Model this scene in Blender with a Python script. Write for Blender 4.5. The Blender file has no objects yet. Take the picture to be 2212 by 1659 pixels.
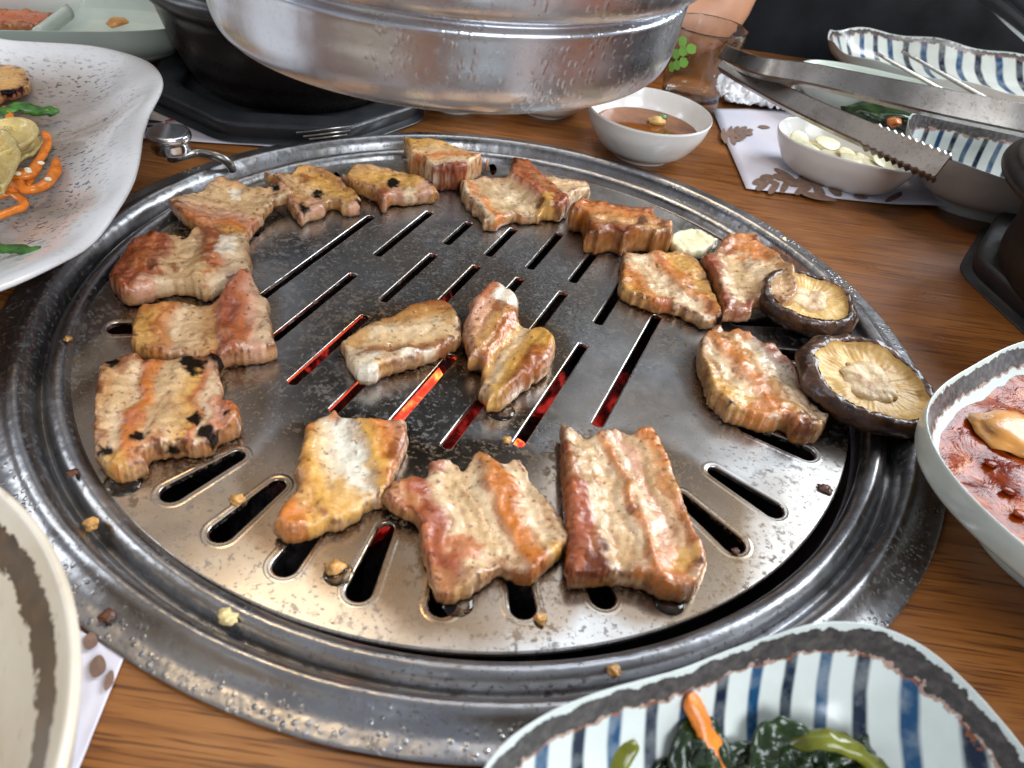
import bpy, bmesh, math, random
import numpy as np
from mathutils import Vector, Matrix, noise as mnoise
from mathutils.geometry import delaunay_2d_cdt

random.seed(7)
rng = np.random.default_rng(7)
SC = bpy.context.scene
COL = SC.collection

# ------------------------------------------------------------------ camera
PLATE_R, ZP = 0.16, -0.002            # grill plate radius and level; table top is z = 0
FPX, VW, VH = 1661.0, 2212.0, 1659.0  # focal length in pixels of a 2212 px wide view
PITCH, ROLL = math.radians(40.07), math.radians(8.56)
CAM = np.array([0.12 * PLATE_R, -1.729 * PLATE_R, ZP + 1.24 * PLATE_R])
FWD = np.array([0, math.cos(PITCH), -math.sin(PITCH)])
_rt = np.array([1.0, 0, 0]); _up = np.cross(_rt, FWD)
RGT = math.cos(ROLL) * _rt + math.sin(ROLL) * _up
UPV = -math.sin(ROLL) * _rt + math.cos(ROLL) * _up
cam_d = bpy.data.cameras.new('camera'); cam = bpy.data.objects.new('camera', cam_d); COL.objects.link(cam)
cam_d.sensor_width = 36; cam_d.lens = FPX / VW * 36
cam_d.clip_start = 0.01; cam_d.clip_end = 50
cam.matrix_world = Matrix(((RGT[0], UPV[0], -FWD[0], CAM[0]), (RGT[1], UPV[1], -FWD[1], CAM[1]),
                           (RGT[2], UPV[2], -FWD[2], CAM[2]), (0, 0, 0, 1)))
cam_d.dof.use_dof = True; cam_d.dof.focus_distance = 0.345; cam_d.dof.aperture_fstop = 17
SC.camera = cam

# ------------------------------------------------------------------ world, lamps, exposure
w = bpy.data.worlds.new('World'); SC.world = w; w.use_nodes = True
bg = w.node_tree.nodes['Background']
bg.inputs[0].default_value = (0.80, 0.86, 1.0, 1); bg.inputs[1].default_value = 0.28

def area(name, loc, target, size, power, color):
    l = bpy.data.lights.new(name, 'AREA'); l.shape = 'RECTANGLE'
    l.size, l.size_y = size; l.energy = power; l.color = color
    o = bpy.data.objects.new(name, l); COL.objects.link(o)
    o.location = loc
    o.rotation_euler = (Vector(target) - Vector(loc)).to_track_quat('-Z', 'Y').to_euler()
    return o
area('window_light', (1.25, 0.75, 0.95), (0.0, 0.0, 0), (0.9, 0.9), 30, (0.86, 0.93, 1.0))
area('ceiling_lamp_warm', (-0.42, 0.55, 1.55), (0, 0, 0), (0.22, 0.22), 3.0, (1.0, 0.70, 0.36))
area('ceiling_light_soft', (0.25, 0.85, 2.0), (0, 0, 0), (1.5, 0.8), 6, (0.92, 0.96, 1.0))
area('window_light_front', (0.95, -1.25, 1.0), (0, 0.1, 0), (1.1, 0.8), 22, (0.90, 0.95, 1.0))
area('fill_light_left', (-1.5, -0.1, 0.9), (0, 0.1, 0), (0.35, 0.9), 5, (0.88, 0.94, 1.0))  # weak soft light added at the left for the metal to reflect
vs = SC.view_settings
vs.view_transform = 'Standard'; vs.look = 'None'; vs.exposure = 0.42; vs.gamma = 1.0; vs.use_curve_mapping = False
SC.cycles.use_denoising = True
SC.cycles.use_adaptive_sampling = True; SC.cycles.adaptive_threshold = 0.02
SC.cycles.max_bounces = 6; SC.cycles.diffuse_bounces = 2; SC.cycles.glossy_bounces = 4; SC.cycles.transmission_bounces = 8
SC.cycles.caustics_refractive = False; SC.cycles.caustics_reflective = False

# ------------------------------------------------------------------ helpers
def un(x, y, z=ZP):
    """point of the place seen at pixel (x, y) of the 2212 x 1659 view, on the level z"""
    d = ((x - VW / 2) / FPX) * RGT - ((y - VH / 2) / FPX) * UPV + FWD
    return CAM + d * ((z - CAM[2]) / d[2])

def prj(P):
    v = np.asarray(P, float) - CAM; k = v @ FWD
    return np.stack([VW / 2 + FPX * (v @ RGT) / k, VH / 2 - FPX * (v @ UPV) / k], -1)

def catmull(P, n=8, closed=False):
    P = np.asarray(P, float); N = len(P); out = []
    rngi = range(N if closed else N - 1)
    for i in rngi:
        if closed: a, b, c, d = P[(i - 1) % N], P[i], P[(i + 1) % N], P[(i + 2) % N]
        else: a, b, c, d = P[max(i - 1, 0)], P[i], P[i + 1], P[min(i + 2, N - 1)]
        for k in range(n):
            t = k / n
            out.append(0.5 * ((2 * b) + (c - a) * t + (2 * a - 5 * b + 4 * c - d) * t * t + (3 * b - a - 3 * c + d) * t ** 3))
    if not closed: out.append(P[-1])
    return np.array(out)

def mesh_obj(name, V, F, m=None, parent=None, smooth=True, attrs=None, angle=None):
    me = bpy.data.meshes.new(name)
    me.from_pydata([tuple(map(float, v)) for v in V], [], [tuple(map(int, f)) for f in F])
    if smooth:
        me.polygons.foreach_set('use_smooth', [True] * len(me.polygons))
        if angle: me.set_sharp_from_angle(angle=math.radians(angle))
    for k, a in (attrs or {}).items():
        a = np.asarray(a, np.float32)
        if a.ndim == 2:
            at = me.attributes.new(k, 'FLOAT_COLOR', 'POINT')
            at.data.foreach_set('color', np.c_[a, np.ones(len(a), np.float32)].ravel().astype(np.float32))
        else:
            at = me.attributes.new(k, 'FLOAT', 'POINT'); at.data.foreach_set('value', a)
    me.update()
    o = bpy.data.objects.new(name, me); COL.objects.link(o)
    if m: me.materials.append(m)
    if parent: o.parent = parent
    return o

def recalc(o):
    bm = bmesh.new(); bm.from_mesh(o.data); bmesh.ops.recalc_face_normals(bm, faces=bm.faces); bm.to_mesh(o.data); bm.free()
    return o

def tag(o, label, cat, group=None):
    o['label'] = label; o['category'] = cat
    if group: o['group'] = group
    return o

def thing(name, label, cat, loc=(0, 0, 0), group=None):
    o = bpy.data.objects.new(name, None); COL.objects.link(o); o.empty_display_size = 0.01
    return tag(o, label, cat, group)

def loft(rings, cap0=False, cap1=False, closed=True):
    n = len(rings[0]); V = np.concatenate(rings); F = []
    for i in range(len(rings) - 1):
        for j in range(n if closed else n - 1):
            k = (j + 1) % n
            F.append((i * n + j, i * n + k, (i + 1) * n + k, (i + 1) * n + j))
    if cap0: F.append(tuple(range(n - 1, -1, -1)))
    if cap1: F.append(tuple(range((len(rings) - 1) * n, len(rings) * n)))
    return V, F

def revolve(prof, c=(0, 0, 0), n=96, cap0=False, cap1=False):
    a = np.linspace(0, 2 * np.pi, n, endpoint=False)
    return loft([np.c_[c[0] + r * np.cos(a), c[1] + r * np.sin(a), np.full(n, c[2] + z)] for r, z in prof], cap0, cap1)

def sweep(pts, radii, n=10, flat=1.0, up=(0, 0, 1)):
    """tube along pts; radii may vary, flat squeezes it along 'up'"""
    P = np.asarray(pts, float); m = len(P); radii = np.broadcast_to(np.asarray(radii, float), (m,))
    T = np.gradient(P, axis=0); T /= np.linalg.norm(T, axis=1)[:, None] + 1e-12
    a = np.linspace(0, 2 * np.pi, n, endpoint=False); rings = []
    for i in range(m):
        s = np.cross(T[i], up); ls = np.linalg.norm(s)
        s = s / ls if ls > 1e-4 else np.array([1.0, 0, 0])
        u = np.cross(s, T[i])
        rings.append(P[i] + radii[i] * (np.cos(a)[:, None] * s + flat * np.sin(a)[:, None] * u))
    return loft(rings, True, True)

def fbm(p, o=4): return mnoise.fractal(p, 1.0, 2.0, o)
def nz(P, s, o=3, off=0.0):
    return np.array([mnoise.fractal((x * s + off, y * s - off, z * s + 2 * off), 1.0, 2.0, o) for x, y, z in P])

# ---- node helpers
class NT:
    def __init__(s, name):
        s.m = bpy.data.materials.new(name); s.m.use_nodes = True; s.t = s.m.node_tree
        s.b = s.t.nodes['Principled BSDF']; s._co = None
    def n(s, typ, ins=None, **pr):
        x = s.t.nodes.new('ShaderNode' + typ)
        for k, v in pr.items(): setattr(x, k, v)
        for k, v in (ins or {}).items(): s.put(x.inputs[k], v)
        return x
    def put(s, sock, v):
        if isinstance(v, bpy.types.NodeSocket): s.t.links.new(v, sock)
        else:
            if sock.type == 'RGBA' and len(v) == 3: v = (*v, 1)
            sock.default_value = v
    def set(s, **k):
        for a, v in k.items(): s.put(s.b.inputs[a.replace('_', ' ')], v)
        return s
    @property
    def co(s):
        if s._co is None: s._co = s.n('TexCoord').outputs['Object']
        return s._co
    def map(s, scale=(1, 1, 1), rot=(0, 0, 0), loc=(0, 0, 0), v=None):
        return s.n('Mapping', {'Vector': v or s.co, 'Scale': scale, 'Rotation': rot, 'Location': loc}).outputs[0]
    def noise(s, scale, detail=4, rough=.55, v=None, dist=0):
        detail = max(0.0, min(detail, math.log2(3600 / max(scale, 1)))) if v is None else min(detail, 5)
        return s.n('TexNoise', {'Vector': v or s.co, 'Scale': scale, 'Detail': detail, 'Roughness': rough, 'Distortion': dist}).outputs['Fac']
    def voro(s, scale, v=None, feature='F1', out='Distance', rand=1.0):
        return s.n('TexVoronoi', {'Vector': v or s.co, 'Scale': scale, 'Randomness': rand}, feature=feature).outputs[out]
    def ramp(s, fac, stops, interp='LINEAR'):
        x = s.n('ValToRGB', {'Fac': fac}); r = x.color_ramp; r.interpolation = interp
        while len(r.elements) < len(stops): r.elements.new(0.5)
        for e, (p, c) in zip(r.elements, stops):
            e.position = p; e.color = (c, c, c, 1) if isinstance(c, (int, float)) else (*c, 1)
        return x.outputs['Color']
    def mix(s, f, a, b, mode='MIX'):
        x = s.n('Mix', data_type='RGBA', blend_type=mode)
        for i, v in ((0, f), (6, a), (7, b)): s.put(x.inputs[i], v)
        return x.outputs[2]
    def math(s, op, a, b=0.0, c=None, clamp=False):
        x = s.n('Math', operation=op, use_clamp=clamp); s.put(x.inputs[0], a); s.put(x.inputs[1], b)
        if c is not None: s.put(x.inputs[2], c)
        return x.outputs[0]
    def attr(s, name, out='Color'): return s.n('Attribute', attribute_name=name).outputs[out]
    def bump(s, h, strength=.3, dist=.001, normal=None):
        ins = {'Height': h, 'Strength': strength, 'Distance': dist}
        if normal: ins['Normal'] = normal
        return s.n('Bump', ins).outputs[0]
    def xyz(s, v=None): return s.n('SeparateXYZ', {'Vector': v or s.co}).outputs

def simple(name, col, rough=.4, metal=0.0, var=.12, vs_=60, bump=.0, bs=300, **kw):
    k = NT(name)
    c = k.mix(k.ramp(k.noise(vs_, 5), [(.35, 0.0), (.65, 1.0)]), tuple(max(0, x * (1 - var)) for x in col), tuple(min(1, x * (1 + var)) for x in col))
    k.set(Base_Color=c, Roughness=k.ramp(k.noise(vs_ * 2.3, 3), [(.3, max(.02, rough - .08)), (.7, min(1, rough + .08))]), Metallic=metal)
    if bump: k.set(Normal=k.bump(k.noise(bs, 4), bump, .0006))
    for a, v in kw.items(): k.set(**{a: v})
    return k.m

# ------------------------------------------------------------------ materials
def wood_mat():
    k = NT('table_wood')
    v = k.map((6.0, 150.0, 6.0), (0, 0, math.radians(2)))
    g1 = k.noise(1.6, 6, .6, v, .35)
    g2 = k.noise(1.0, 3, .5, k.map((2.2, 26, 2), (0, 0, math.radians(2))), 1.2)
    pores = k.ramp(k.noise(1.0, 2, .5, k.map((30, 900, 20), (0, 0, math.radians(2)))), [(.38, 1.0), (.45, 0.0)])
    c = k.ramp(g1, [(.28, (.140, .045, .010)), (.48, (.228, .080, .018)), (.62, (.285, .108, .026)), (.8, (.200, .067, .015))])
    c = k.mix(k.ramp(g2, [(.35, .0), (.75, .3)]), c, (.150, .050, .012))
    c = k.mix(k.math('MULTIPLY', pores, .75), c, (.045, .013, .005))
    k.set(Base_Color=c, Roughness=k.ramp(k.noise(35, 4), [(.3, .26), (.7, .42)]), Normal=k.bump(k.math('SUBTRACT', g1, pores), .12, .0006))
    k.set(Specular_IOR_Level=.45)
    return k.m

def steel_mat(name, base=(.60, .60, .60), rough=(.22, .42), grime=.35, drops=0.0, dents=0.0, aniso=0.0, burnt=None, specks=.5, dropmask=None):
    k = NT(name)
    gr = k.ramp(k.noise(48, 6, .62), [(.45, 0.0), (.72, 1.0)])
    fine = k.ramp(k.noise(620, 4, .6), [(.585, 0.0), (.66, 1.0)])
    fleck = k.ramp(k.noise(210, 5, .65), [(.61, 0.0), (.67, 1.0)])
    dirt = k.math('MULTIPLY', gr, grime, clamp=True)
    c = k.mix(dirt, base, tuple(x * y for x, y in zip(base, (.50, .40, .28))))
    sp = k.math('MULTIPLY', k.math('MAXIMUM', fine, fleck), specks, clamp=True)
    c = k.mix(sp, c, (.05, .035, .025))
    rg = k.ramp(k.noise(26, 5, .6), [(.3, rough[0]), (.7, rough[1])])
    met = k.math('SUBTRACT', 1.0, k.math('MULTIPLY', sp, .9), clamp=True)
    if burnt:
        bx, by, br = burnt
        x = k.xyz(); dx = k.math('SUBTRACT', x[0], bx); dy = k.math('SUBTRACT', x[1], by)
        d = k.math('SQRT', k.math('ADD', k.math('MULTIPLY', dx, dx), k.math('MULTIPLY', dy, dy)))
        d = k.math('ADD', k.math('DIVIDE', d, br), k.math('MULTIPLY', k.math('SUBTRACT', k.noise(22, 5, .65), .5), 1.5))
        msk = k.ramp(d, [(.35, 1.0), (1.05, 0.0)])
        mott = k.ramp(k.noise(75, 6, .7, k.map((1, .35, 1), (0, 0, math.radians(-18)))), [(.30, .30), (.62, 1.0)])
        scorch = k.math('MULTIPLY', msk, mott)
        c = k.mix(k.math('MULTIPLY', scorch, .85), c, (.235, .208, .178))
        fs = k.ramp(k.noise(900, 3, .6), [(.53, 0.0), (.60, 1.0)])
        c = k.mix(k.math('MULTIPLY', k.math('MULTIPLY', fs, msk), .7), c, (.04, .032, .026))
        oil = k.ramp(k.noise(14, 5, .6, k.map(loc=(.3, .1, 0))), [(.44, 0.0), (.60, 1.0)])
        c = k.mix(k.math('MULTIPLY', oil, .45), c, (.27, .17, .08))
        crust = k.math('MULTIPLY', k.ramp(k.noise(330, 4, .65), [(.54, 0.0), (.62, 1.0)]), k.ramp(k.noise(24, 4, .6, k.map(loc=(.7, .2, 0))), [(.46, 0.0), (.60, 1.0)]))
        c = k.mix(k.math('MULTIPLY', crust, .85), c, (.09, .045, .016)); met = k.math('SUBTRACT', met, k.math('MULTIPLY', crust, .8), clamp=True)
        rg = k.mix(msk, rg, (.40, .40, .40))
        # greasy film and crust that have run out around each piece of meat
        wv = k.n('VectorMath', {0: k.co, 1: k.n('VectorMath', {0: k.n('TexNoise', {'Vector': k.co, 'Scale': 60.0, 'Detail': 3.0}).outputs['Color'], 1: (.011, .011, 0)}, operation='MULTIPLY').outputs[0]}, operation='ADD').outputs[0]
        gm = None
        for gx, gy, gr in [(495, 455, 27), (675, 420, 22), (835, 410, 24), (970, 360, 24), (1130, 430, 30), (1340, 490, 26), (1450, 625, 28), (1610, 600, 27), (1640, 835, 33), (1365, 1115, 42), (1030, 1145, 42), (740, 1040, 34), (870, 740, 27), (1100, 755, 28), (390, 570, 32), (440, 690, 32), (360, 890, 36), (1870, 850, 30), (725, 1225, 9), (1100, 890, 9)]:
            q = un(gx, gy, ZP); dd = k.n('VectorMath', {0: wv, 1: (q[0] + .0055, q[1] + .0055, 0.0)}, operation='DISTANCE').outputs['Value']
            e = k.n('MapRange', {'Value': dd, 'From Min': gr / 1000 + .003, 'From Max': gr / 1000 - .003}).outputs[0]
            gm = e if gm is None else k.math('MAXIMUM', gm, e)
        c = k.mix(k.math('MULTIPLY', gm, .62), c, (.25, .145, .055))
        rg = k.mix(k.math('MULTIPLY', gm, .7), rg, (.21, .21, .21))
    k.set(Base_Color=c, Metallic=met, Roughness=rg)
    h = k.math('MULTIPLY', k.noise(240, 3), .25)
    nrm = k.bump(h, .12, .0004)
    if dents:
        dn = k.noise(170, 2, .4, k.map((1, 1, .3)))
        nrm = k.bump(dn, dents, .0012, nrm)
    if drops:
        dv = k.ramp(k.voro(430, k.map((1, 1, .6 if dropmask == -1 else 1))), [(.16, 1.0), (.40, 0.0)], 'EASE')
        pick = k.ramp(k.noise(50, 2), [(.44, 0.0), (.58, 1.0)])
        x = k.xyz()
        if dropmask and dropmask > 0:
            dx = k.math('SUBTRACT', x[0], .004); rr = k.math('SQRT', k.math('ADD', k.math('MULTIPLY', dx, dx), k.math('MULTIPLY', x[1], x[1])))
            pick = k.math('MULTIPLY', pick, k.n('MapRange', {'Value': rr, 'From Min': dropmask, 'From Max': dropmask + .004}).outputs[0])
        if dropmask == -1: pick = k.math('MULTIPLY', pick, k.n('MapRange', {'Value': x[0], 'From Min': -.06, 'From Max': .03, 'To Min': .15}).outputs[0])
        nrm = k.bump(k.math('MULTIPLY', dv, pick), drops, .0010, nrm)
    if aniso: k.set(Anisotropic=aniso)
    k.set(Normal=nrm)
    return k.m

M = {}
M['wood'] = wood_mat()
M['plate'] = steel_mat('plate_steel', (.56, .555, .54), (.22, .38), .32, burnt=(0.0, .022, .088), specks=.6)
M['ring'] = steel_mat('ring_steel', (.40, .40, .41), (.24, .40), .55, drops=.36, dents=.30, specks=.6, dropmask=.1815)
M['hood'] = steel_mat('hood_steel', (.68, .72, .79), (.21, .35), .28, drops=.20, dents=.12, specks=.10, dropmask=-1)
M['tongs'] = steel_mat('tongs_steel', (.31, .285, .26), (.24, .38), .6, specks=.35)
M['chrome'] = steel_mat('chrome', (.74, .75, .78), (.12, .22), .15, specks=.1)
M['black_iron'] = steel_mat('black_iron', (.03, .03, .03), (.5, .7), .4, specks=.2)
M['pot'] = simple('pot_glaze', (.016, .013, .011), .28, var=.5, vs_=25, bump=.12, bs=120)
M['pot_matte'] = simple('pot_matte', (.022, .017, .013), .42, var=.5, vs_=30, bump=.2, bs=200)
M['tray'] = simple('tray_black', (.026, .027, .029), .42, var=.3, bump=.35, bs=500)
M['white'] = simple('white_ceramic', (.76, .74, .70), .14, var=.03, vs_=12)
M['cream'] = simple('cream_ceramic', (.70, .64, .57), .22, var=.05, vs_=14)
M['celadon'] = simple('celadon_ceramic', (.50, .55, .48), .18, var=.08, vs_=22)
M['cloth'] = simple('black_cloth', (.012, .013, .015), .9, var=.4, vs_=20, bump=.5, bs=700)
M['skin'] = simple('skin', (.52, .25, .14), .5, var=.1, vs_=40, bump=.15, bs=500)
M['paper'] = simple('paper', (.66, .63, .69), .8, var=.03, vs_=25, bump=.1, bs=120)
M['print_brown'] = simple('print_brown', (.20, .12, .085), .8, var=.2, vs_=300)
M['print_black'] = simple('print_black', (.02, .02, .02), .7)
M['print_red'] = simple('print_red', (.30, .04, .05), .7)
M['napkin'] = simple('napkin', (.78, .78, .80), .9, var=.03, bump=.4, bs=90)
M['carrot'] = simple('carrot', (.72, .20, .022), .26, var=.22, vs_=140, bump=.25, bs=400, Subsurface_Weight=.15, Subsurface_Radius=(.003, .001, .0005))
M['onion'] = simple('onion', (.56, .43, .17), .26, var=.2, vs_=110, bump=.2, bs=300, Subsurface_Weight=.2, Subsurface_Radius=(.003, .002, .001))
M['scallion'] = simple('scallion', (.045, .14, .018), .35, var=.5, vs_=150, bump=.3, bs=500)
M['green_dark'] = simple('green_dark', (.018, .034, .010), .18, var=.5, vs_=120, bump=.5, bs=260)
M['green_stem'] = simple('green_stem', (.13, .135, .012), .18, var=.4, vs_=100, bump=.2, bs=300)
M['sesame'] = simple('sesame', (.80, .72, .52), .45)
M['garlic'] = simple('garlic', (.80, .72, .46), .28, var=.08, vs_=90, bump=.1, Subsurface_Weight=.2, Subsurface_Radius=(.003, .002, .001))
M['tofu'] = simple('fishcake', (.52, .23, .05), .32, var=.18, vs_=90, bump=.4, bs=220)
M['crumb'] = simple('crumb', (.55, .28, .08), .35, var=.3, vs_=300, bump=.6, bs=600)
M['crumb_dark'] = simple('crumb_dark', (.10, .035, .016), .4, var=.4, vs_=300)
M['crumb_pale'] = simple('crumb_pale', (.75, .58, .28), .3, var=.15, vs_=300, bump=.4, bs=500)
M['basin'] = simple('basin_soot', (.012, .010, .009), .8, var=.5)

k = NT('glass'); k.set(Base_Color=(.96, .98, .97), Roughness=.02, IOR=1.48, Transmission_Weight=1.0)
k.set(Normal=k.bump(k.ramp(k.voro(260), [(.15, 1.0), (.4, 0.0)]), .08, .0005)); M['glass'] = k.m
k = NT('frosted_print'); k.set(Base_Color=k.mix(k.noise(150), (.18, .42, .06), (.30, .62, .12)), Roughness=.5); M['leaf_print'] = k.m
k = NT('soy_sauce'); c = k.mix(k.ramp(k.noise(60, 4), [(.35, 0.0), (.7, 1.0)]), (.13, .035, .006), (.28, .095, .02))
k.set(Base_Color=c, Roughness=.08); M['soy'] = k.m
k = NT('oil_drip'); k.set(Base_Color=(.95, .85, .62), Roughness=.03, Transmission_Weight=1.0, IOR=1.46); M['oil'] = k.m
k = NT('red_broth')
c = k.ramp(k.noise(45, 7, .65, None, 1.4), [(.25, (.035, .002, .001)), (.42, (.13, .012, .001)), (.58, (.28, .045, .002)), (.75, (.46, .15, .008))])
c = k.mix(k.ramp(k.noise(330, 3), [(.62, 0.0), (.68, 1.0)]), c, (.10, .010, .004))
k.set(Base_Color=c, Roughness=.16, Specular_IOR_Level=.16, Normal=k.bump(k.noise(110, 4, .6, None, .8), .32, .002)); M['broth'] = k.m

def charcoal(name, heat):
    k = NT(name)
    n = k.noise(3.0, 5, .6)
    k.set(Base_Color=k.mix(k.ramp(n, [(.4, 0.0), (.7, 1.0)]), (.010, .009, .008), (.10, .09, .085)), Roughness=.9, Normal=k.bump(n, .8, .003))
    if heat:
        e = k.ramp(k.noise(1.6, 3, .55), [(.34, (.10, .0015, .002)), (.48, (.75, .030, .015)), (.58, (1.0, .11, .025)), (.74, (1.0, .42, .09))] if heat > 1 else
                   [(.36, (.004, .0, .0)), (.50, (.10, .002, .002)), (.66, (.62, .030, .022))])
        k.set(Emission_Color=e, Emission_Strength=3.2 if heat > 1 else .5)
    return k.m
M['coal'] = charcoal('charcoal_dead', 0); M['ember'] = charcoal('charcoal_ember', 1); M['hot'] = charcoal('charcoal_hot', 2)

def meat_mat():
    k = NT('grilled_pork')
    base = k.attr('Col')
    mott = k.ramp(k.noise(230, 5, .6), [(.28, .84), (.72, 1.13)])
    c = k.mix(1.0, base, mott, 'MULTIPLY')
    fib = k.noise(160, 5, .65, k.map((1, 4.0, 1), (0, 0, .5)))
    c = k.mix(k.ramp(fib, [(.55, 0.0), (.75, .28)]), c, k.mix(1.0, base, (.62, .40, .22), 'MULTIPLY'))
    spk = k.ramp(k.noise(430, 4, .65), [(.60, 0.0), (.67, 1.0)])
    dens = k.ramp(k.noise(75, 3), [(.40, .06), (.64, .9)])
    c = k.mix(k.math('MULTIPLY', k.math('MULTIPLY', spk, dens), k.ramp(base, [(.02, 0.0), (.12, 1.0)])), c, (.17, .050, .010))
    tiny = k.ramp(k.noise(1150, 2, .5), [(.71, 0.0), (.745, .8)])
    c = k.mix(tiny, c, (.03, .012, .006))
    k.set(Base_Color=c, Roughness=k.ramp(k.noise(140, 4), [(.32, .14), (.66, .40)]), Specular_IOR_Level=k.ramp(c, [(.01, .06), (.16, .5)]),
          Coat_Weight=k.math('MULTIPLY', k.ramp(k.noise(95, 3), [(.36, .1), (.58, .9)]), k.ramp(c, [(.01, .05), (.16, 1.0)])), Coat_Roughness=.06)
    n1 = k.bump(k.math('ADD', k.noise(420, 4, .65), k.math('MULTIPLY', fib, .7)), .42, .0010)
    k.set(Normal=n1); k.put(k.b.inputs['Coat Normal'], k.bump(k.noise(700, 2, .6), .6, .0008, n1))
    return k.m
M['meat'] = meat_mat()

# ------------------------------------------------------------------ table
RC = np.array([0.004, 0.0])           # centre of the ring set into the table
def make_table():
    bm = bmesh.new()
    x0, x1, y0, y1 = -1.3, 1.3, -.75, .475
    rim = [bm.verts.new((x, y, 0)) for x, y in ((x0, y0), (x1, y0), (x1, y1), (x0, y1))]
    hole = [bm.verts.new((RC[0] + .1835 * math.cos(a), RC[1] + .1835 * math.sin(a), 0)) for a in np.linspace(0, 2 * np.pi, 128, endpoint=False)]
    ed = [bm.edges.new((L[i], L[(i + 1) % len(L)])) for L in (rim, hole) for i in range(len(L))]
    bmesh.ops.triangle_fill(bm, edges=ed, use_beauty=True)
    top = list(bm.faces)
    g = bmesh.ops.extrude_face_region(bm, geom=top)
    bmesh.ops.translate(bm, verts=[v for v in g['geom'] if isinstance(v, bmesh.types.BMVert)], vec=(0, 0, -.03))
    bmesh.ops.recalc_face_normals(bm, faces=bm.faces)
    me = bpy.data.meshes.new('table'); bm.to_mesh(me); bm.free(); me.materials.append(M['wood'])
    o = bpy.data.objects.new('table', me); COL.objects.link(o); o['kind'] = 'structure'; o['label'] = 'brown wood grain table top around the grill'
    return o
make_table()

# ------------------------------------------------------------------ grill: ring, plate, basin, charcoal
ring = thing('grill_ring', 'round steel ring set into the table around the grill plate', 'grill ring')
prof = catmull([(.1622, -.024), (.1622, -.0058), (.1628, -.0032), (.1645, .0004), (.1672, .0018), (.1698, .0008), (.1717, -.0016), (.1727, -.0040), (.1737, -.0040),
                (.1746, -.0012), (.1764, .0030), (.1790, .0054), (.1815, .0050), (.1838, .0032), (.1868, .0020), (.1900, .0017), (.1928, .0014), (.1930, .0006)], 5)
V, F = revolve(prof, (RC[0], RC[1], 0), 240); recalc(mesh_obj('rim', V, F, M['ring'], ring))
# knob on its bent rod
kc = un(366, 300, .022)
V, F = revolve(catmull([(.0, -.0060), (.0084, -.0060), (.0092, -.0054), (.0094, -.0045), (.0094, -.0002), (.0100, .0002), (.0106, .0010), (.0107, .0022), (.0104, .0034), (.0098, .0039), (.0088, .0041), (.0070, .0041), (.0002, .0041)], 3), kc, 48)
knobVF = (V, F)
rp = catmull([kc + (0, 0, -.0075), kc + (.004, -.001, -.0085), un(425, 330, .0125), un(468, 337, .0125), un(492, 350, .009), un(502, 366, .0035)], 6)
V, F = sweep(rp, np.linspace(.0021, .0024, len(rp)), 12); rod = recalc(mesh_obj('lever_rod', V, F, M['tongs'], ring)); recalc(mesh_obj('knob', *knobVF, M['chrome'], rod))
V, F = sweep([kc + (0, 0, -.0115), kc + (0, 0, -.006)], .0028, 12); recalc(mesh_obj('nut', V, F, M['tongs'], rod))

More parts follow.
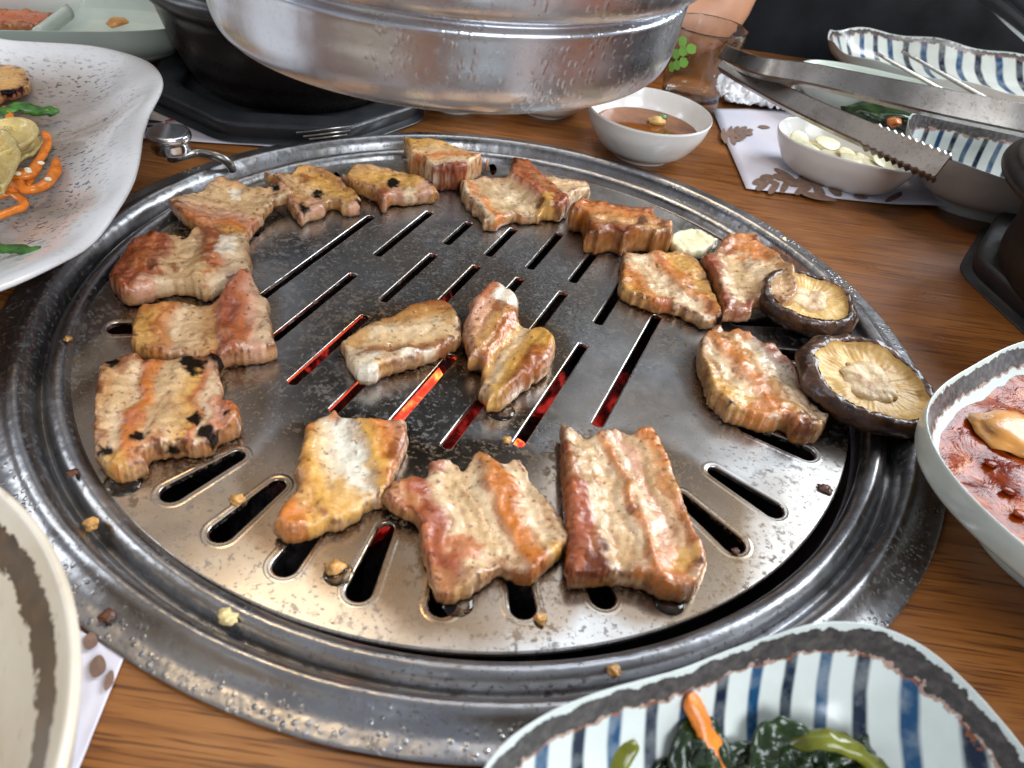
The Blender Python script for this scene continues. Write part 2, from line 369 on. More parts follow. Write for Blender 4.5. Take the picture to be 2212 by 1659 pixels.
def make_plate():
    cu = bpy.data.curves.new('plate_curve', 'CURVE'); cu.dimensions = '2D'; cu.fill_mode = 'BOTH'
    cu.extrude = .0006; cu.bevel_depth = .0006; cu.bevel_resolution = 2
    def loop(P):
        s = cu.splines.new('POLY'); s.points.add(len(P) - 1)
        for q, (x, y) in zip(s.points, P): q.co = (x, y, 0, 1)
        s.use_cyclic_u = True
    a = np.linspace(0, 2 * np.pi, 200, endpoint=False); loop(np.c_[.1605 * np.cos(a), .1605 * np.sin(a)])
    def slot(p, q, wa, wb, sq=0.0):
        d = q - p; L = np.linalg.norm(d); d /= L; n = np.array([-d[1], d[0]]); pts = []
        e = 1 - sq
        for t in np.linspace(-np.pi / 2, np.pi / 2, 10): pts.append(q + d * wb * e * np.cos(t) + n * wb * np.sin(t))
        for t in np.linspace(np.pi / 2, 3 * np.pi / 2, 10): pts.append(p + d * wa * e * np.cos(t) + n * wa * np.sin(t))
        loop(pts)
    th = math.radians(71.3); u = np.array([math.cos(th), math.sin(th)]); n = np.array([math.sin(th), -math.cos(th)])
    lines = [[(-44, 52)], [(-60, 1), (19, 74)], [(-78, -24), (-12, 37.5), (48, 76)], [(-83, -32), (-18, 40), (50, 84)],
             [(-90, -28), (-10, 42), (51, 94)], [(-78, -14), (-4, 42.6), (52, 86)], [(-63.5, 9.5), (26, 69)], [(-38, 49.5)]]
    for i, segs in enumerate(lines):
        off = (-86.3 + 22.25 * i) / 1000
        for a0, a1 in segs: slot(n * off + u * (a0 / 1000 + .0015), n * off + u * (a1 / 1000 - .0015), .0027, .0027, .35)
    for ad in (-163, -152.7, -143, -134.5, -125, -115.5, -106, -96.5, -86.7, -77.2, -67.2, -56.5, -46.4, -36.7, -22.2, -12.4, 3.5, 13.5, 170, 160):
        c = np.array([math.cos(math.radians(ad)), math.sin(math.radians(ad))])
        slot(c * .1222, c * .1462, .0032, .0046)
    lips = []
    for ad in (-163, -125, -115.5, -106, -96.5, -86.7, -77.2, -67.2, -46.4, -36.7, -22.2, 3.5):
        c = np.array([math.cos(math.radians(ad)), math.sin(math.radians(ad))]); lips.append((c * .1222, c * .1462))
    o = bpy.data.objects.new('tmp_curve', cu); COL.objects.link(o)
    dg = bpy.context.evaluated_depsgraph_get()
    me = bpy.data.meshes.new_from_object(o.evaluated_get(dg))
    bpy.data.objects.remove(o); me.name = 'grill_plate'
    me.materials.clear(); me.materials.append(M['plate'])
    p = bpy.data.objects.new('grill_plate', me); COL.objects.link(p); p.location = (0, 0, ZP - .0012)
    me.polygons.foreach_set('use_smooth', [True] * len(me.polygons)); me.set_sharp_from_angle(angle=math.radians(50))
    for a_, b_ in lips:
        d = (b_ - a_) / np.linalg.norm(b_ - a_); n_ = np.array([-d[1], d[0]]); L = []
        for t in np.linspace(-np.pi / 2, np.pi / 2, 14): L.append(b_ + d * .0056 * np.cos(t) + n_ * .0056 * np.sin(t))
        for t in np.linspace(np.pi / 2, 3 * np.pi / 2, 14): L.append(a_ + d * .0042 * np.cos(t) + n_ * .0042 * np.sin(t))
        L = np.array(L); T = np.roll(L, -1, 0) - np.roll(L, 1, 0); T /= np.linalg.norm(T, axis=1)[:, None]; nn = np.c_[T[:, 1], -T[:, 0]]
        rr = [np.c_[L + nn * x, np.full(len(L), z)] for x, z in ((-.0007, .00118), (-.0003, .00127), (.0002, .00130), (.0006, .00127), (.0011, .00118))]
        V, F = loft(rr); recalc(mesh_obj('slot_lip', V, F, M['plate'], p))
    tag(p, 'round steel grill plate with straight slots and a circle of radial slots', 'grill plate')
make_plate()
V, F = revolve([(.1618, -.012), (.160, -.03), (.150, -.08), (.12, -.10), (.002, -.10)], (RC[0], RC[1], 0), 96, cap1=True)
tag(recalc(mesh_obj('fire_basin', V, F, M['basin'])), 'sooty black fire basin below the slotted grill plate', 'fire basin')

coal_mesh = []
for s in range(5):
    bm = bmesh.new(); bmesh.ops.create_icosphere(bm, subdivisions=3, radius=1)
    for v in bm.verts:
        f = 1 + .28 * mnoise.fractal(v.co * 1.3 + Vector((s * 7, 0, 0)), 1, 2, 4); v.co *= f
    me = bpy.data.meshes.new('charcoal'); bm.to_mesh(me); bm.free()
    coal_mesh.append(me)
def coal(p, r, heat, label):
    me = coal_mesh[rng.integers(5)].copy(); me.materials.append(M[heat])
    o = bpy.data.objects.new('charcoal', me); COL.objects.link(o)
    o.location = p; o.scale = (r * rng.uniform(.9, 1.4), r, r * .8); o.rotation_euler = rng.uniform(0, 6, 3)
    tag(o, label, 'charcoal', 'charcoal lumps under the grill plate')
zc = -.036
for (x, y), r, h, lab in [((905, 835), .015, 'hot', 'orange hot charcoal lump showing under the two centre meat pieces'),
        ((862, 905), .013, 'hot', 'orange hot charcoal lump behind the shiny white fatty pork piece'),
        ((995, 905), .016, 'ember', 'evenly red charcoal lump below the slot left of the twisted centre piece'),
        ((965, 985), .012, 'ember', 'red charcoal lump at the lower end of the middle slot'),
        ((1180, 850), .010, 'ember', 'red glowing charcoal lump right of the twisted centre piece'),
        ((1115, 968), .0045, 'hot', 'tiny bright red charcoal lump at the foot of a slot'),
        ((1320, 870), .014, 'ember', 'dim red charcoal lump under the rightmost long slot'),
        ((680, 775), .007, 'ember', 'dim red charcoal lump under the slot left of the oval pork piece'),
        ((830, 1120), .011, 'ember', 'red charcoal lump seen through a radial slot at the front'),
        ((955, 640), .007, 'ember', 'faint red charcoal lump behind the two centre pieces')]:
    coal(un(x, y, zc), r, h, lab)
for i in range(26):
    a = i * 2.39996; r = .125 * math.sqrt((i + .5) / 26)
    coal((RC[0] + r * math.cos(a), RC[1] + r * math.sin(a), -.058 + .006 * math.sin(i * 1.7)), .020, 'coal', 'dark unlit charcoal lump deep below the slots of the plate')

# ------------------------------------------------------------------ grilled pork
PAL = dict(fat=(.67, .435, .215), cream=(.77, .56, .335), white=(.87, .78, .62), tan=(.54, .27, .085), orange=(.58, .175, .026), gold=(.68, .355, .075),
           brown=(.27, .072, .014), red=(.33, .080, .034), rust=(.46, .120, .034), dark=(.085, .017, .006), pink=(.68, .35, .22), char=(.006, .004, .003), grey=(.56, .44, .30))
def slab(label, poly, T, axis, stripes, spots=(), lifts=(), z0=0.0, re=.5, rough=1.0, seed=0, edge='brown', edge_w=.35, name='grilled_pork', mat_='meat', group='grilled pork pieces', cat='grilled pork', jit=1.0, sub=.85, side=.55):
    """a cut of meat: outline in view pixels set down on the plate with real thickness T (mm), layered along an axis"""
    T = T / 1000 * (.68 if T < 16 else .88)
    P = catmull(poly, 10, True)
    seg = np.linalg.norm(np.roll(P, -1, 0) - P, axis=1); L = np.r_[0, np.cumsum(seg)]
    N = int(L[-1] / 3.2); s = np.linspace(0, L[-1], N, endpoint=False); Pc = np.vstack([P, P[:1]])
    P = np.c_[np.interp(s, L, Pc[:, 0]), np.interp(s, L, Pc[:, 1])]
    area_ = 0.5 * np.sum(P[:, 0] * np.roll(P[:, 1], -1) - np.roll(P[:, 0], -1) * P[:, 1])
    if area_ < 0: P = P[::-1]                      # clockwise on screen (y down)
    t = np.roll(P, -1, 0) - np.roll(P, 1, 0); nrm = np.c_[t[:, 1], -t[:, 0]]; nrm /= np.linalg.norm(nrm, axis=1)[:, None]
    for _ in range(3): nrm = (nrm + np.roll(nrm, 1, 0) + np.roll(nrm, -1, 0)) / 3
    jn = np.array([mnoise.fractal((x / 13., y / 13., seed * 3.1), 1, 2, 3) for x, y in P]); jn2 = np.array([mnoise.fractal((x / 4.5, y / 4.5, seed * 5.3), 1, 2, 2) for x, y in P]); P = P + nrm * ((jn * 3.8 + jn2 * .6) * jit)[:, None]
    lift_fn = lambda q: sum((dh / 1000 * np.exp(-((q[:, 0] - x) ** 2 + (q[:, 1] - y) ** 2) / (2 * r * r)) for x, y, dh, r in lifts), np.zeros(len(q)))
    hb = T * (.5 - .42 * nrm[:, 1]) + z0 / 1000 + lift_fn(P)
    B = np.array([un(x, y, ZP + h)[:2] for (x, y), h in zip(P, hb)])
    # drop self crossings by light smoothing
    B = (B + .25 * np.roll(B, 1, 0) + .25 * np.roll(B, -1, 0)) / 1.5
    a2 = 0.5 * np.sum(B[:, 0] * np.roll(B[:, 1], -1) - np.roll(B[:, 0], -1) * B[:, 1])
    if a2 < 0: B = B[::-1]
    # interior points: grid plus inset copies of the outline
    mn, mx = B.min(0), B.max(0); st = sub / 1000
    gx, gy = np.meshgrid(np.arange(mn[0], mx[0], st), np.arange(mn[1], mx[1], st)); G = np.c_[gx.ravel(), gy.ravel()]; G += rng.uniform(-.25, .25, G.shape) * st
    def inside(Q):
        x, y = Q[:, 0], Q[:, 1]; c = np.zeros(len(Q), bool); Bn = np.roll(B, -1, 0)
        for (x0, y0), (x1, y1) in zip(B, Bn):
            m = ((y0 > y) != (y1 > y)); c ^= m & (x < (x1 - x0) * (y - y0) / (y1 - y0 + 1e-15) + x0)
        return c
    def dist(Q):
        best = np.full(len(Q), 9.0); Bn = np.roll(B, -1, 0)
        for p, q in zip(B, Bn):
            d = q - p; tt = np.clip(((Q - p) @ d) / (d @ d + 1e-15), 0, 1); best = np.minimum(best, np.linalg.norm(Q - p - tt[:, None] * d, axis=1))
        return best
    tb = np.roll(B, -1, 0) - np.roll(B, 1, 0); inn = np.c_[-tb[:, 1], tb[:, 0]]; inn /= np.linalg.norm(inn, axis=1)[:, None] + 1e-12
    ins = []
    for dd in (.0002, .0006, .0013, .0024):
        q = B + inn * dd; ok = inside(q); q = q[ok]; ins.append(q[dist(q) > dd * .85])
    G = G[inside(G)]; G = G[dist(G) > .0031]
    I = np.concatenate(ins + [G]); nb = len(B)
    allp = np.concatenate([B, I])
    out = delaunay_2d_cdt([Vector(p) for p in allp], [(i, (i + 1) % nb) for i in range(nb)], [], 1, 1e-7)
    VV = np.array([(v[0], v[1]) for v in out[0]]); FF = [tuple(f) for f in out[2]]
    onb = np.array([any(j < nb for j in o) if len(o) else True for o in out[3]])
    d = np.where(onb, 0, dist(VV))
    Re = re * T * .40
    pf = np.sqrt(np.clip(1 - (1 - np.clip(d / Re, 0, 1)) ** 2.2, 0, 1))
    px = prj(np.c_[VV, np.full(len(VV), ZP + T * .8)])
    lift = lift_fn(px)
    # layers along the axis, in the real plane
    A0 = un(*axis[0], ZP + T)[:2]; A1 = un(*axis[1], ZP + T)[:2]; ax = A1 - A0
    Q3 = np.c_[VV, T * (pf - 1)]
    wob = nz(Q3, 70, 3, seed * 1.7) * .075
    tt = ((VV - A0) @ ax) / (ax @ ax) + wob
    ts = np.array([s_[0] for s_ in stripes]); cs = np.array([PAL[s_[1]] for s_ in stripes]); hs = np.array([(s_[2] if len(s_) > 2 else 0) for s_ in stripes]) / 1000
    col = np.stack([np.interp(tt, ts, cs[:, i]) for i in range(3)], 1); dh = np.interp(tt, ts, hs)
    mids = [(ts[i] + ts[i + 1]) / 2 for i in range(len(ts) - 1) if stripes[i][1] != stripes[i + 1][1]]
    gro = sum((np.exp(-((tt - mm + .02 * nz(Q3, 160, 2, 70 + seed)) / .016) ** 2) for mm in mids), np.zeros(len(VV))) * np.clip(nz(Q3, 55, 2, 80 + seed) * 1.5 + .55, 0, 1)
    axn = ax / np.linalg.norm(ax); acr = np.array([-axn[1], axn[0]])
    Qs = np.c_[(VV - A0) @ axn * 260 + wob * 9, (VV - A0) @ acr * 48, np.full(len(VV), seed * 2.3)]
    ridge = np.array([mnoise.fractal(q, 1.0, 2.0, 3) for q in Qs])
    lump = nz(Q3, 95, 4, 5 + seed) * .0014 * rough; lump2 = nz(Q3, 420, 3, 9 + seed) * .00028 * rough + ridge * .00042 * rough
    rim_up = np.exp(-(d / .005) ** 2) * np.clip(nz(Q3, 45, 2, 31 + seed) + .2, 0, 1) * .0022 * rough; lump = lump + rim_up
    zm = ZP + z0 / 1000 + T / 2 + lift
    top = zm + T / 2 * pf + (dh - .00055 * gro + lump + lump2) * np.clip(d / Re, 0, 1)
    bot = zm - T / 2 * (np.clip(d / (Re * .5), 0, 1)) ** .5 * .96
    bot = np.maximum(bot, ZP + .0003); top = np.maximum(top, bot + .0004)
    # edges are browned, patches too, spots are char or singled-out colour
    eb = np.array(PAL[edge]); wE = np.clip(1 - d / (.0058), 0, 1) * np.clip(.45 + nz(Q3, 110, 3, 2 + seed) * 1.4, 0, 1) * edge_w * 2.2
    col = col * (1 - wE[:, None]) + eb * wE[:, None]
    pb = np.clip(nz(Q3, 60, 4, 20 + seed) * 1.9 - .5, 0, .45); col = col * (1 - pb[:, None]) + np.array(PAL['tan']) * .85 * pb[:, None]
    gm_ = np.clip(gro * .4, 0, .4)[:, None]; col = col * (1 - gm_) + col * np.array([.60, .36, .20]) * gm_
    rb = np.clip((ridge + nz(Q3, 300, 3, 44 + seed) * .6 - .42) * 1.8, 0, .5); col = col * (1 - rb[:, None]) + (col * np.array([.62, .40, .24])) * rb[:, None]
    cr_ = np.clip((nz(Q3, 520, 2, 60 + seed) + .55 * np.exp(-d / .004) - .60) * 5, 0, .85); col = col * (1 - cr_[:, None]) + np.array(PAL['dark']) * 1.3 * cr_[:, None]
    sd = np.clip(1 - pf, 0, 1)[:, None] * side; tn = np.array(PAL['tan']) * (.8 + .5 * nz(np.c_[VV * .6, T * pf * 2.2], 330, 3, 90 + seed))[:, None]; col = col * (1 - sd) + (tn * .6 + col.mean(0) * .4) * sd
    for x, y, r, cn in spots:
        rr = np.hypot(px[:, 0] - x, (px[:, 1] - y) * 1.25) / r + nz(Q3, 240, 3, x) * .75
        m = np.clip((1.12 - rr) * 3.4, 0, 1) * (.99 if cn == 'char' else .8); col = col * (1 - m[:, None]) + np.array(PAL[cn]) * m[:, None]
    nV = len(VV); keep = np.where(~onb)[0]; mp = np.arange(nV); mp2 = mp.copy(); mp2[keep] = nV + np.arange(len(keep))
    V3 = np.concatenate([np.c_[VV, np.where(onb, zm, top)], np.c_[VV[keep], bot[keep]]])
    F3 = [f for f in FF] + [tuple(mp2[j] for j in reversed(f)) for f in FF]
    bn = np.clip(.5 + nz(np.c_[VV[keep] * .8, bot[keep] * 3], 260, 3, 95 + seed) * .8, 0, 1)[:, None]
    c3 = np.concatenate([col, col[keep] * (.30 if side else .85) + ((np.array(PAL['brown']) * bn + np.array(PAL['tan']) * (1 - bn)) * .55 + col.mean(0) * .15) * (1 if side else .2)])
    o = mesh_obj(name, V3, F3, M[mat_], None, True, {'Col': np.clip(c3, 0.002, .9)})
    tag(o, label, cat, group)
    return o

def za(pts): return [(331.8 + .3 * x, 276.5 + .3 * y) for x, y in pts]
def zb(pts): return [(829.5 + .3 * x, 276.5 + .3 * y) for x, y in pts]
def zr(pts): return [(1382.5 + .375 * x, 497.7 + .375 * y) for x, y in pts]
def zf(pts): return [(553 + .375 * x, 884.8 + .375 * y) for x, y in pts]
def zc_(pts): return [(663.6 + .375 * x, 497.7 + .375 * y) for x, y in pts]
def zl(pts): return [(.375 * x, 497.7 + .375 * y) for x, y in pts]

slab('curled pork slice at the back left, next to the knob rod', za([(115, 540), (160, 490), (260, 460), (330, 440), (430, 375), (490, 350), (560, 370), (640, 395), (700, 430), (790, 435), (850, 430), (920, 405), (985, 440), (1005, 490), (960, 545), (880, 575), (840, 610), (800, 660), (790, 700), (740, 740), (700, 800), (640, 850), (540, 830), (430, 800), (330, 770), (240, 715), (170, 650), (130, 590)]),
     9, ((430, 520), (560, 395)), [(0, 'tan'), (.12, 'gold', .3), (.25, 'orange', .6), (.36, 'pink', .2), (.5, 'fat', -.8), (.8, 'fat', -.6), (1.0, 'orange', .8), (1.2, 'brown', 1)],
     [(372, 432, 12, 'orange'), (480, 390, 22, 'orange'), (600, 428, 10, 'char'), (388, 455, 8, 'dark'), (622, 415, 20, 'pink'), (556, 490, 12, 'rust'), (510, 430, 14, 'white')], [(370, 440, 4, 60), (620, 420, 5, 45), (480, 380, 4, 50)], seed=1)
slab('pork slice with two charred pink ends at the back left', za([(795, 335), (870, 330), (960, 335), (1040, 310), (1100, 295), (1180, 305), (1260, 340), (1330, 385), (1400, 430), (1460, 480), (1500, 540), (1480, 620), (1430, 645), (1370, 630), (1330, 595), (1260, 600), (1220, 640), (1170, 665), (1100, 690), (1060, 710), (1010, 650), (960, 590), (940, 540), (940, 480), (910, 440), (860, 420), (810, 390)]),
     10, ((620, 460), (755, 400)), [(-.1, 'red'), (.1, 'pink', .5), (.3, 'tan'), (.5, 'fat', -.5), (.75, 'gold', .4), (1, 'tan', .3)],
     [(685, 425, 12, 'char'), (655, 456, 12, 'char'), (680, 448, 20, 'pink'), (768, 448, 18, 'pink'), (735, 405, 9, 'brown'), (776, 440, 8, 'char'), (660, 395, 14, 'brown'), (600, 380, 18, 'rust'), (645, 480, 12, 'rust')], [(590, 385, 3, 40)], seed=2)
slab('golden pork slice with a glossy charred front edge at the back', za([(1295, 330), (1350, 310), (1390, 325), (1450, 285), (1540, 275), (1640, 290), (1740, 305), (1830, 330), (1920, 365), (2000, 400), (2040, 450), (2060, 500), (2030, 540), (1900, 550), (1800, 570), (1740, 565), (1690, 580), (1680, 610), (1640, 600), (1610, 540), (1560, 520), (1480, 490), (1420, 440), (1350, 370)]),
     12, ((830, 450), (850, 365)), [(-.2, 'rust'), (.15, 'pink'), (.32, 'orange'), (.5, 'tan'), (.8, 'gold'), (1, 'fat')],
     [(850, 402, 15, 'char'), (932, 400, 12, 'char'), (915, 412, 16, 'pink'), (826, 425, 15, 'red'), (860, 420, 16, 'pink'), (885, 420, 14, 'cream'), (735, 378, 12, 'pink'), (825, 452, 12, 'rust')], seed=3)
slab('thick block of pork with a dark red front side at the far rim', zb([(150, 100), (180, 75), (300, 85), (420, 100), (520, 140), (640, 180), (740, 215), (765, 270), (810, 300), (790, 325), (690, 350), (620, 390), (560, 440), (450, 445), (370, 440), (290, 390), (200, 330), (175, 240), (150, 160)]),
     17, ((985, 415), (940, 315)), [(-.2, 'red'), (.25, 'rust'), (.54, 'red'), (.60, 'cream'), (.70, 'fat'), (.80, 'orange'), (.90, 'fat'), (1.1, 'gold')],
     [(900, 370, 9, 'red'), (878, 310, 12, 'gold')], re=.22, seed=4, edge='red', rough=.7, side=0, edge_w=.1)
slab('pale pork slice half hidden behind the piece with the brown ridge', zb([(1060, 360), (1100, 345), (1170, 325), (1240, 355), (1320, 370), (1400, 375), (1480, 420), (1480, 500), (1430, 520), (1360, 560), (1320, 590), (1260, 560), (1180, 470)]),
     10, ((1180, 430), (1260, 400)), [(0, 'tan'), (.3, 'cream'), (.6, 'fat'), (1, 'cream')], [(1185, 376, 12, 'brown'), (1245, 388, 14, 'brown')], seed=5)
slab('pale pork slice with a brown rolled ridge at the back', zb([(550, 460), (560, 400), (620, 365), (700, 345), (800, 335), (900, 350), (905, 270), (960, 260), (1020, 255), (1080, 310), (1140, 370), (1200, 410), (1260, 490), (1320, 540), (1325, 600), (1300, 650), (1230, 675), (1160, 670), (1100, 690), (1020, 690), (920, 685), (850, 710), (800, 740), (730, 740), (690, 670), (630, 620), (580, 560)]),
     11, ((1010, 440), (1195, 410)), [(-.1, 'tan', .4), (.12, 'cream', 1.0), (.20, 'orange', .4), (.30, 'fat', -1.2), (.55, 'cream', -2.2), (.68, 'fat', -1.2), (.76, 'rust', 3.6), (.90, 'brown', 4.2), (1.02, 'rust', 1.5), (1.15, 'tan')],
     [(1118, 355, 16, 'dark'), (1175, 452, 22, 'gold'), (1165, 447, 8, 'dark'), (1080, 478, 16, 'orange'), (1215, 445, 16, 'red')], seed=6)
slab('thick brown pork chunk with a pale grooved front side', zb([(1335, 590), (1400, 530), (1440, 515), (1520, 530), (1640, 555), (1760, 575), (1880, 580), (1930, 610), (1960, 660), (2040, 700), (2065, 760), (2060, 840), (2020, 900), (1940, 910), (1860, 890), (1780, 895), (1700, 920), (1640, 890), (1580, 900), (1500, 905), (1430, 850), (1440, 770), (1380, 740), (1335, 690)]),
     16, ((1335, 545), (1345, 440)), [(-.2, 'cream'), (.08, 'grey', .5), (.18, 'cream', 1), (.30, 'brown', -.5), (.38, 'dark', -1), (.44, 'brown', .8), (.6, 'tan', .3), (.8, 'orange', .5), (1, 'brown', .6)],
     [(1430, 492, 12, 'dark'), (1385, 488, 10, 'dark'), (1265, 470, 16, 'orange'), (1380, 458, 10, 'brown')], re=.3, seed=7)
slab('pork slice with orange stripes left of the garlic clove', [(1336, 636), (1340, 585), (1345, 542), (1366, 548), (1400, 548), (1431, 546), (1472, 543), (1506, 565), (1521, 595), (1536, 629), (1551, 663), (1557, 696), (1547, 711), (1521, 713), (1495, 700), (1454, 681), (1420, 678), (1390, 668), (1355, 655)],
     10, ((1335, 640), (1560, 600)), [(-.1, 'tan'), (.12, 'gold', .4), (.24, 'orange', .7), (.36, 'fat', -.6), (.52, 'cream', -.8), (.62, 'orange', .7), (.74, 'gold', .3), (1.0, 'tan', .2)],
     [(1443, 660, 14, 'dark'), (1436, 655, 18, 'rust'), (1422, 574, 9, 'rust'), (1530, 668, 12, 'brown'), (1553, 694, 10, 'char'), (1350, 550, 10, 'brown')], seed=8)
slab('brown pork slice leaning on the rear mushroom', zr([(315, 155), (380, 150), (430, 120), (490, 50), (560, 20), (650, 30), (700, 90), (760, 130), (820, 200), (870, 260), (905, 340), (890, 400), (860, 440), (780, 470), (700, 460), (640, 465), (630, 515), (580, 530), (480, 525), (460, 460), (430, 370), (390, 280), (350, 220)]),
     11, ((1520, 620), (1715, 640)), [(-.1, 'red'), (.16, 'red', .5), (.26, 'cream', .0), (.45, 'fat', -.3), (.62, 'cream', .5), (1.0, 'tan', .4)],
     [(1600, 530, 46, 'orange'), (1640, 560, 34, 'orange'), (1560, 545, 28, 'brown'), (1690, 600, 18, 'tan'), (1600, 680, 22, 'red'), (1535, 590, 24, 'red'), (1625, 533, 8, 'dark')], [(1720, 640, 9, 60)], z0=2, seed=9, re=.45)
slab('golden pork slice touching the front mushroom', zr([(345, 630), (380, 590), (450, 555), (500, 590), (540, 565), (600, 590), (660, 630), (690, 650), (760, 670), (830, 740), (880, 800), (910, 860), (940, 940), (990, 1000), (1040, 1050), (1070, 1100), (1020, 1210), (960, 1240), (880, 1230), (850, 1190), (810, 1160), (700, 1175), (600, 1140), (500, 1110), (450, 1060), (400, 1000), (370, 900), (335, 800), (330, 700)]),
     14, ((1515, 830), (1745, 790)), [(-.1, 'tan', .3), (.15, 'gold', .2), (.33, 'cream', -.4), (.44, 'orange', 1.0), (.56, 'tan', .6), (.66, 'cream', -.6), (.76, 'grey', -.2), (.84, 'red', 1.0), (1.0, 'red', .8)],
     [(1585, 875, 12, 'char'), (1600, 870, 26, 'gold'), (1640, 895, 34, 'orange'), (1560, 735, 8, 'dark'), (1600, 720, 26, 'orange'), (1740, 925, 22, 'dark')], seed=10, re=.42)
slab('large pork slice at the front with a dark red left side', [(1212, 925), (1225, 920), (1250, 935), (1265, 945), (1300, 930), (1330, 925), (1360, 938), (1385, 925), (1410, 935), (1435, 985), (1455, 1040), (1475, 1090), (1490, 1140), (1510, 1180), (1520, 1215), (1515, 1255), (1500, 1290), (1470, 1305), (1430, 1300), (1400, 1285), (1370, 1275), (1310, 1270), (1265, 1275), (1235, 1272), (1220, 1230), (1222, 1180), (1216, 1100), (1212, 1010)],
     14, ((1215, 1110), (1490, 1090)), [(-.15, 'red', -.5), (.10, 'rust', 1.0), (.20, 'red', 1.4), (.26, 'cream', .2), (.38, 'fat', -.8), (.48, 'cream', -.4), (.56, 'orange', 1.0), (.63, 'cream', .2), (.72, 'pink', -.6), (.82, 'fat', -.2), (.92, 'orange', .6), (1.1, 'gold', .2)],
     [(1280, 1225, 34, 'dark'), (1250, 1180, 24, 'red'), (1300, 1190, 16, 'dark'), (1440, 1240, 52, 'orange'), (1480, 1210, 30, 'gold'), (1500, 1225, 10, 'dark'), (1400, 1205, 12, 'brown'), (1395, 945, 20, 'orange'), (1365, 1110, 14, 'brown')], seed=11, re=.42, side=.15)
slab('wide pork slice with a reddish left flap at the front centre', [(825, 1085), (850, 1045), (890, 1028), (920, 1032), (930, 1000), (965, 992), (985, 1005), (1000, 1020), (1015, 998), (1035, 975), (1060, 985), (1085, 998), (1110, 990), (1130, 1005), (1150, 1045), (1180, 1080), (1205, 1110), (1225, 1150), (1230, 1180), (1210, 1210), (1180, 1235), (1150, 1265), (1125, 1268), (1095, 1255), (1070, 1252), (1040, 1275), (1010, 1295), (960, 1310), (935, 1285), (920, 1230), (910, 1190), (900, 1140), (870, 1125)],
     10, ((890, 1150), (1200, 1090)), [(-.15, 'pink'), (.05, 'rust', .4), (.17, 'red', .6), (.26, 'cream', .3), (.42, 'fat', -.9), (.55, 'cream', -.3), (.62, 'orange', 1.2), (.72, 'orange', .9), (.80, 'cream', -.5), (1.0, 'fat', -.3), (1.15, 'tan')],
     [(1000, 1190, 42, 'rust'), (970, 1225, 24, 'red'), (900, 1065, 26, 'red'), (945, 1010, 22, 'red'), (1130, 1255, 26, 'brown'), (1000, 1280, 24, 'tan'), (1205, 1195, 20, 'gold')], [(840, 1080, 3, 50)], seed=12)
slab('shiny white fatty pork piece with an orange lower end', zf([(300, 90), (410, 30), (450, 5), (490, 40), (600, 60), (700, 65), (855, 62), (870, 120), (875, 200), (850, 270), (820, 350), (790, 440), (770, 520), (700, 580), (620, 610), (570, 660), (480, 710), (400, 720), (330, 760), (230, 785), (150, 765), (105, 710), (120, 640), (160, 560), (200, 510), (240, 460), (220, 400), (240, 300), (270, 200)]),
     12, ((660, 1000), (870, 960)), [(-.1, 'tan', .3), (.10, 'gold', .5), (.24, 'cream', -.4), (.40, 'white', -1.4), (.55, 'white', -1.0), (.66, 'gold', .6), (.85, 'orange', .8), (1.1, 'pink', .5)],
     [(640, 1130, 42, 'orange'), (690, 1135, 26, 'gold'), (615, 1110, 24, 'orange'), (720, 900, 18, 'orange'), (660, 930, 20, 'orange'), (745, 1085, 50, 'gold'), (855, 985, 24, 'brown'), (700, 1115, 9, 'brown'), (812, 1010, 20, 'gold')], seed=13, re=.55)
slab('oval pale pork piece at the centre above the glowing coal', zc_([(195, 660), (240, 610), (330, 550), (430, 500), (520, 480), (600, 430), (680, 400), (760, 395), (820, 420), (860, 470), (885, 540), (890, 620), (870, 680), (800, 730), (720, 770), (640, 800), (540, 825), (450, 850), (380, 890), (330, 900), (270, 860), (230, 790), (205, 720)]),
     13, ((850, 690), (900, 800)), [(-.3, 'brown', .3), (.0, 'tan', .4), (.22, 'cream', .4), (.42, 'fat', -.3), (.55, 'brown', -1.0), (.64, 'white', .8), (.80, 'gold', -.3), (.9, 'cream', .3), (1.1, 'brown')],
     [(760, 790, 40, 'cream'), (770, 730, 30, 'tan'), (975, 690, 20, 'tan'), (960, 760, 18, 'brown'), (790, 810, 24, 'white')], seed=14, re=.75, edge='brown', edge_w=.5)
slab('twisted pork piece with a creamy fold at the centre of the plate', zc_([(1000, 360), (1060, 310), (1110, 325), (1170, 365), (1215, 420), (1215, 470), (1220, 530), (1260, 555), (1330, 560), (1390, 600), (1420, 660), (1410, 760), (1370, 840), (1300, 900), (1230, 950), (1180, 990), (1110, 1050), (1040, 1055), (1020, 1010), (970, 990), (990, 930), (1000, 830), (930, 810), (920, 720), (890, 640), (900, 570), (930, 480), (930, 420)]),
     14, ((1010, 740), (1180, 800)), [(-.1, 'pink', 1), (.14, 'tan', 1.5), (.30, 'rust', .5), (.38, 'gold', -2.0), (.48, 'cream', -1.2), (.60, 'gold', .4), (.76, 'brown', 1.4), (.86, 'orange', 1.0), (1.0, 'pink', .5)],
     [(1090, 660, 30, 'white'), (1045, 650, 24, 'rust'), (1075, 680, 16, 'brown'), (1150, 790, 22, 'brown'), (1060, 870, 24, 'gold'), (1180, 740, 26, 'gold'), (1140, 820, 18, 'brown')], [(1050, 640, 4, 60)], seed=15, re=.6)
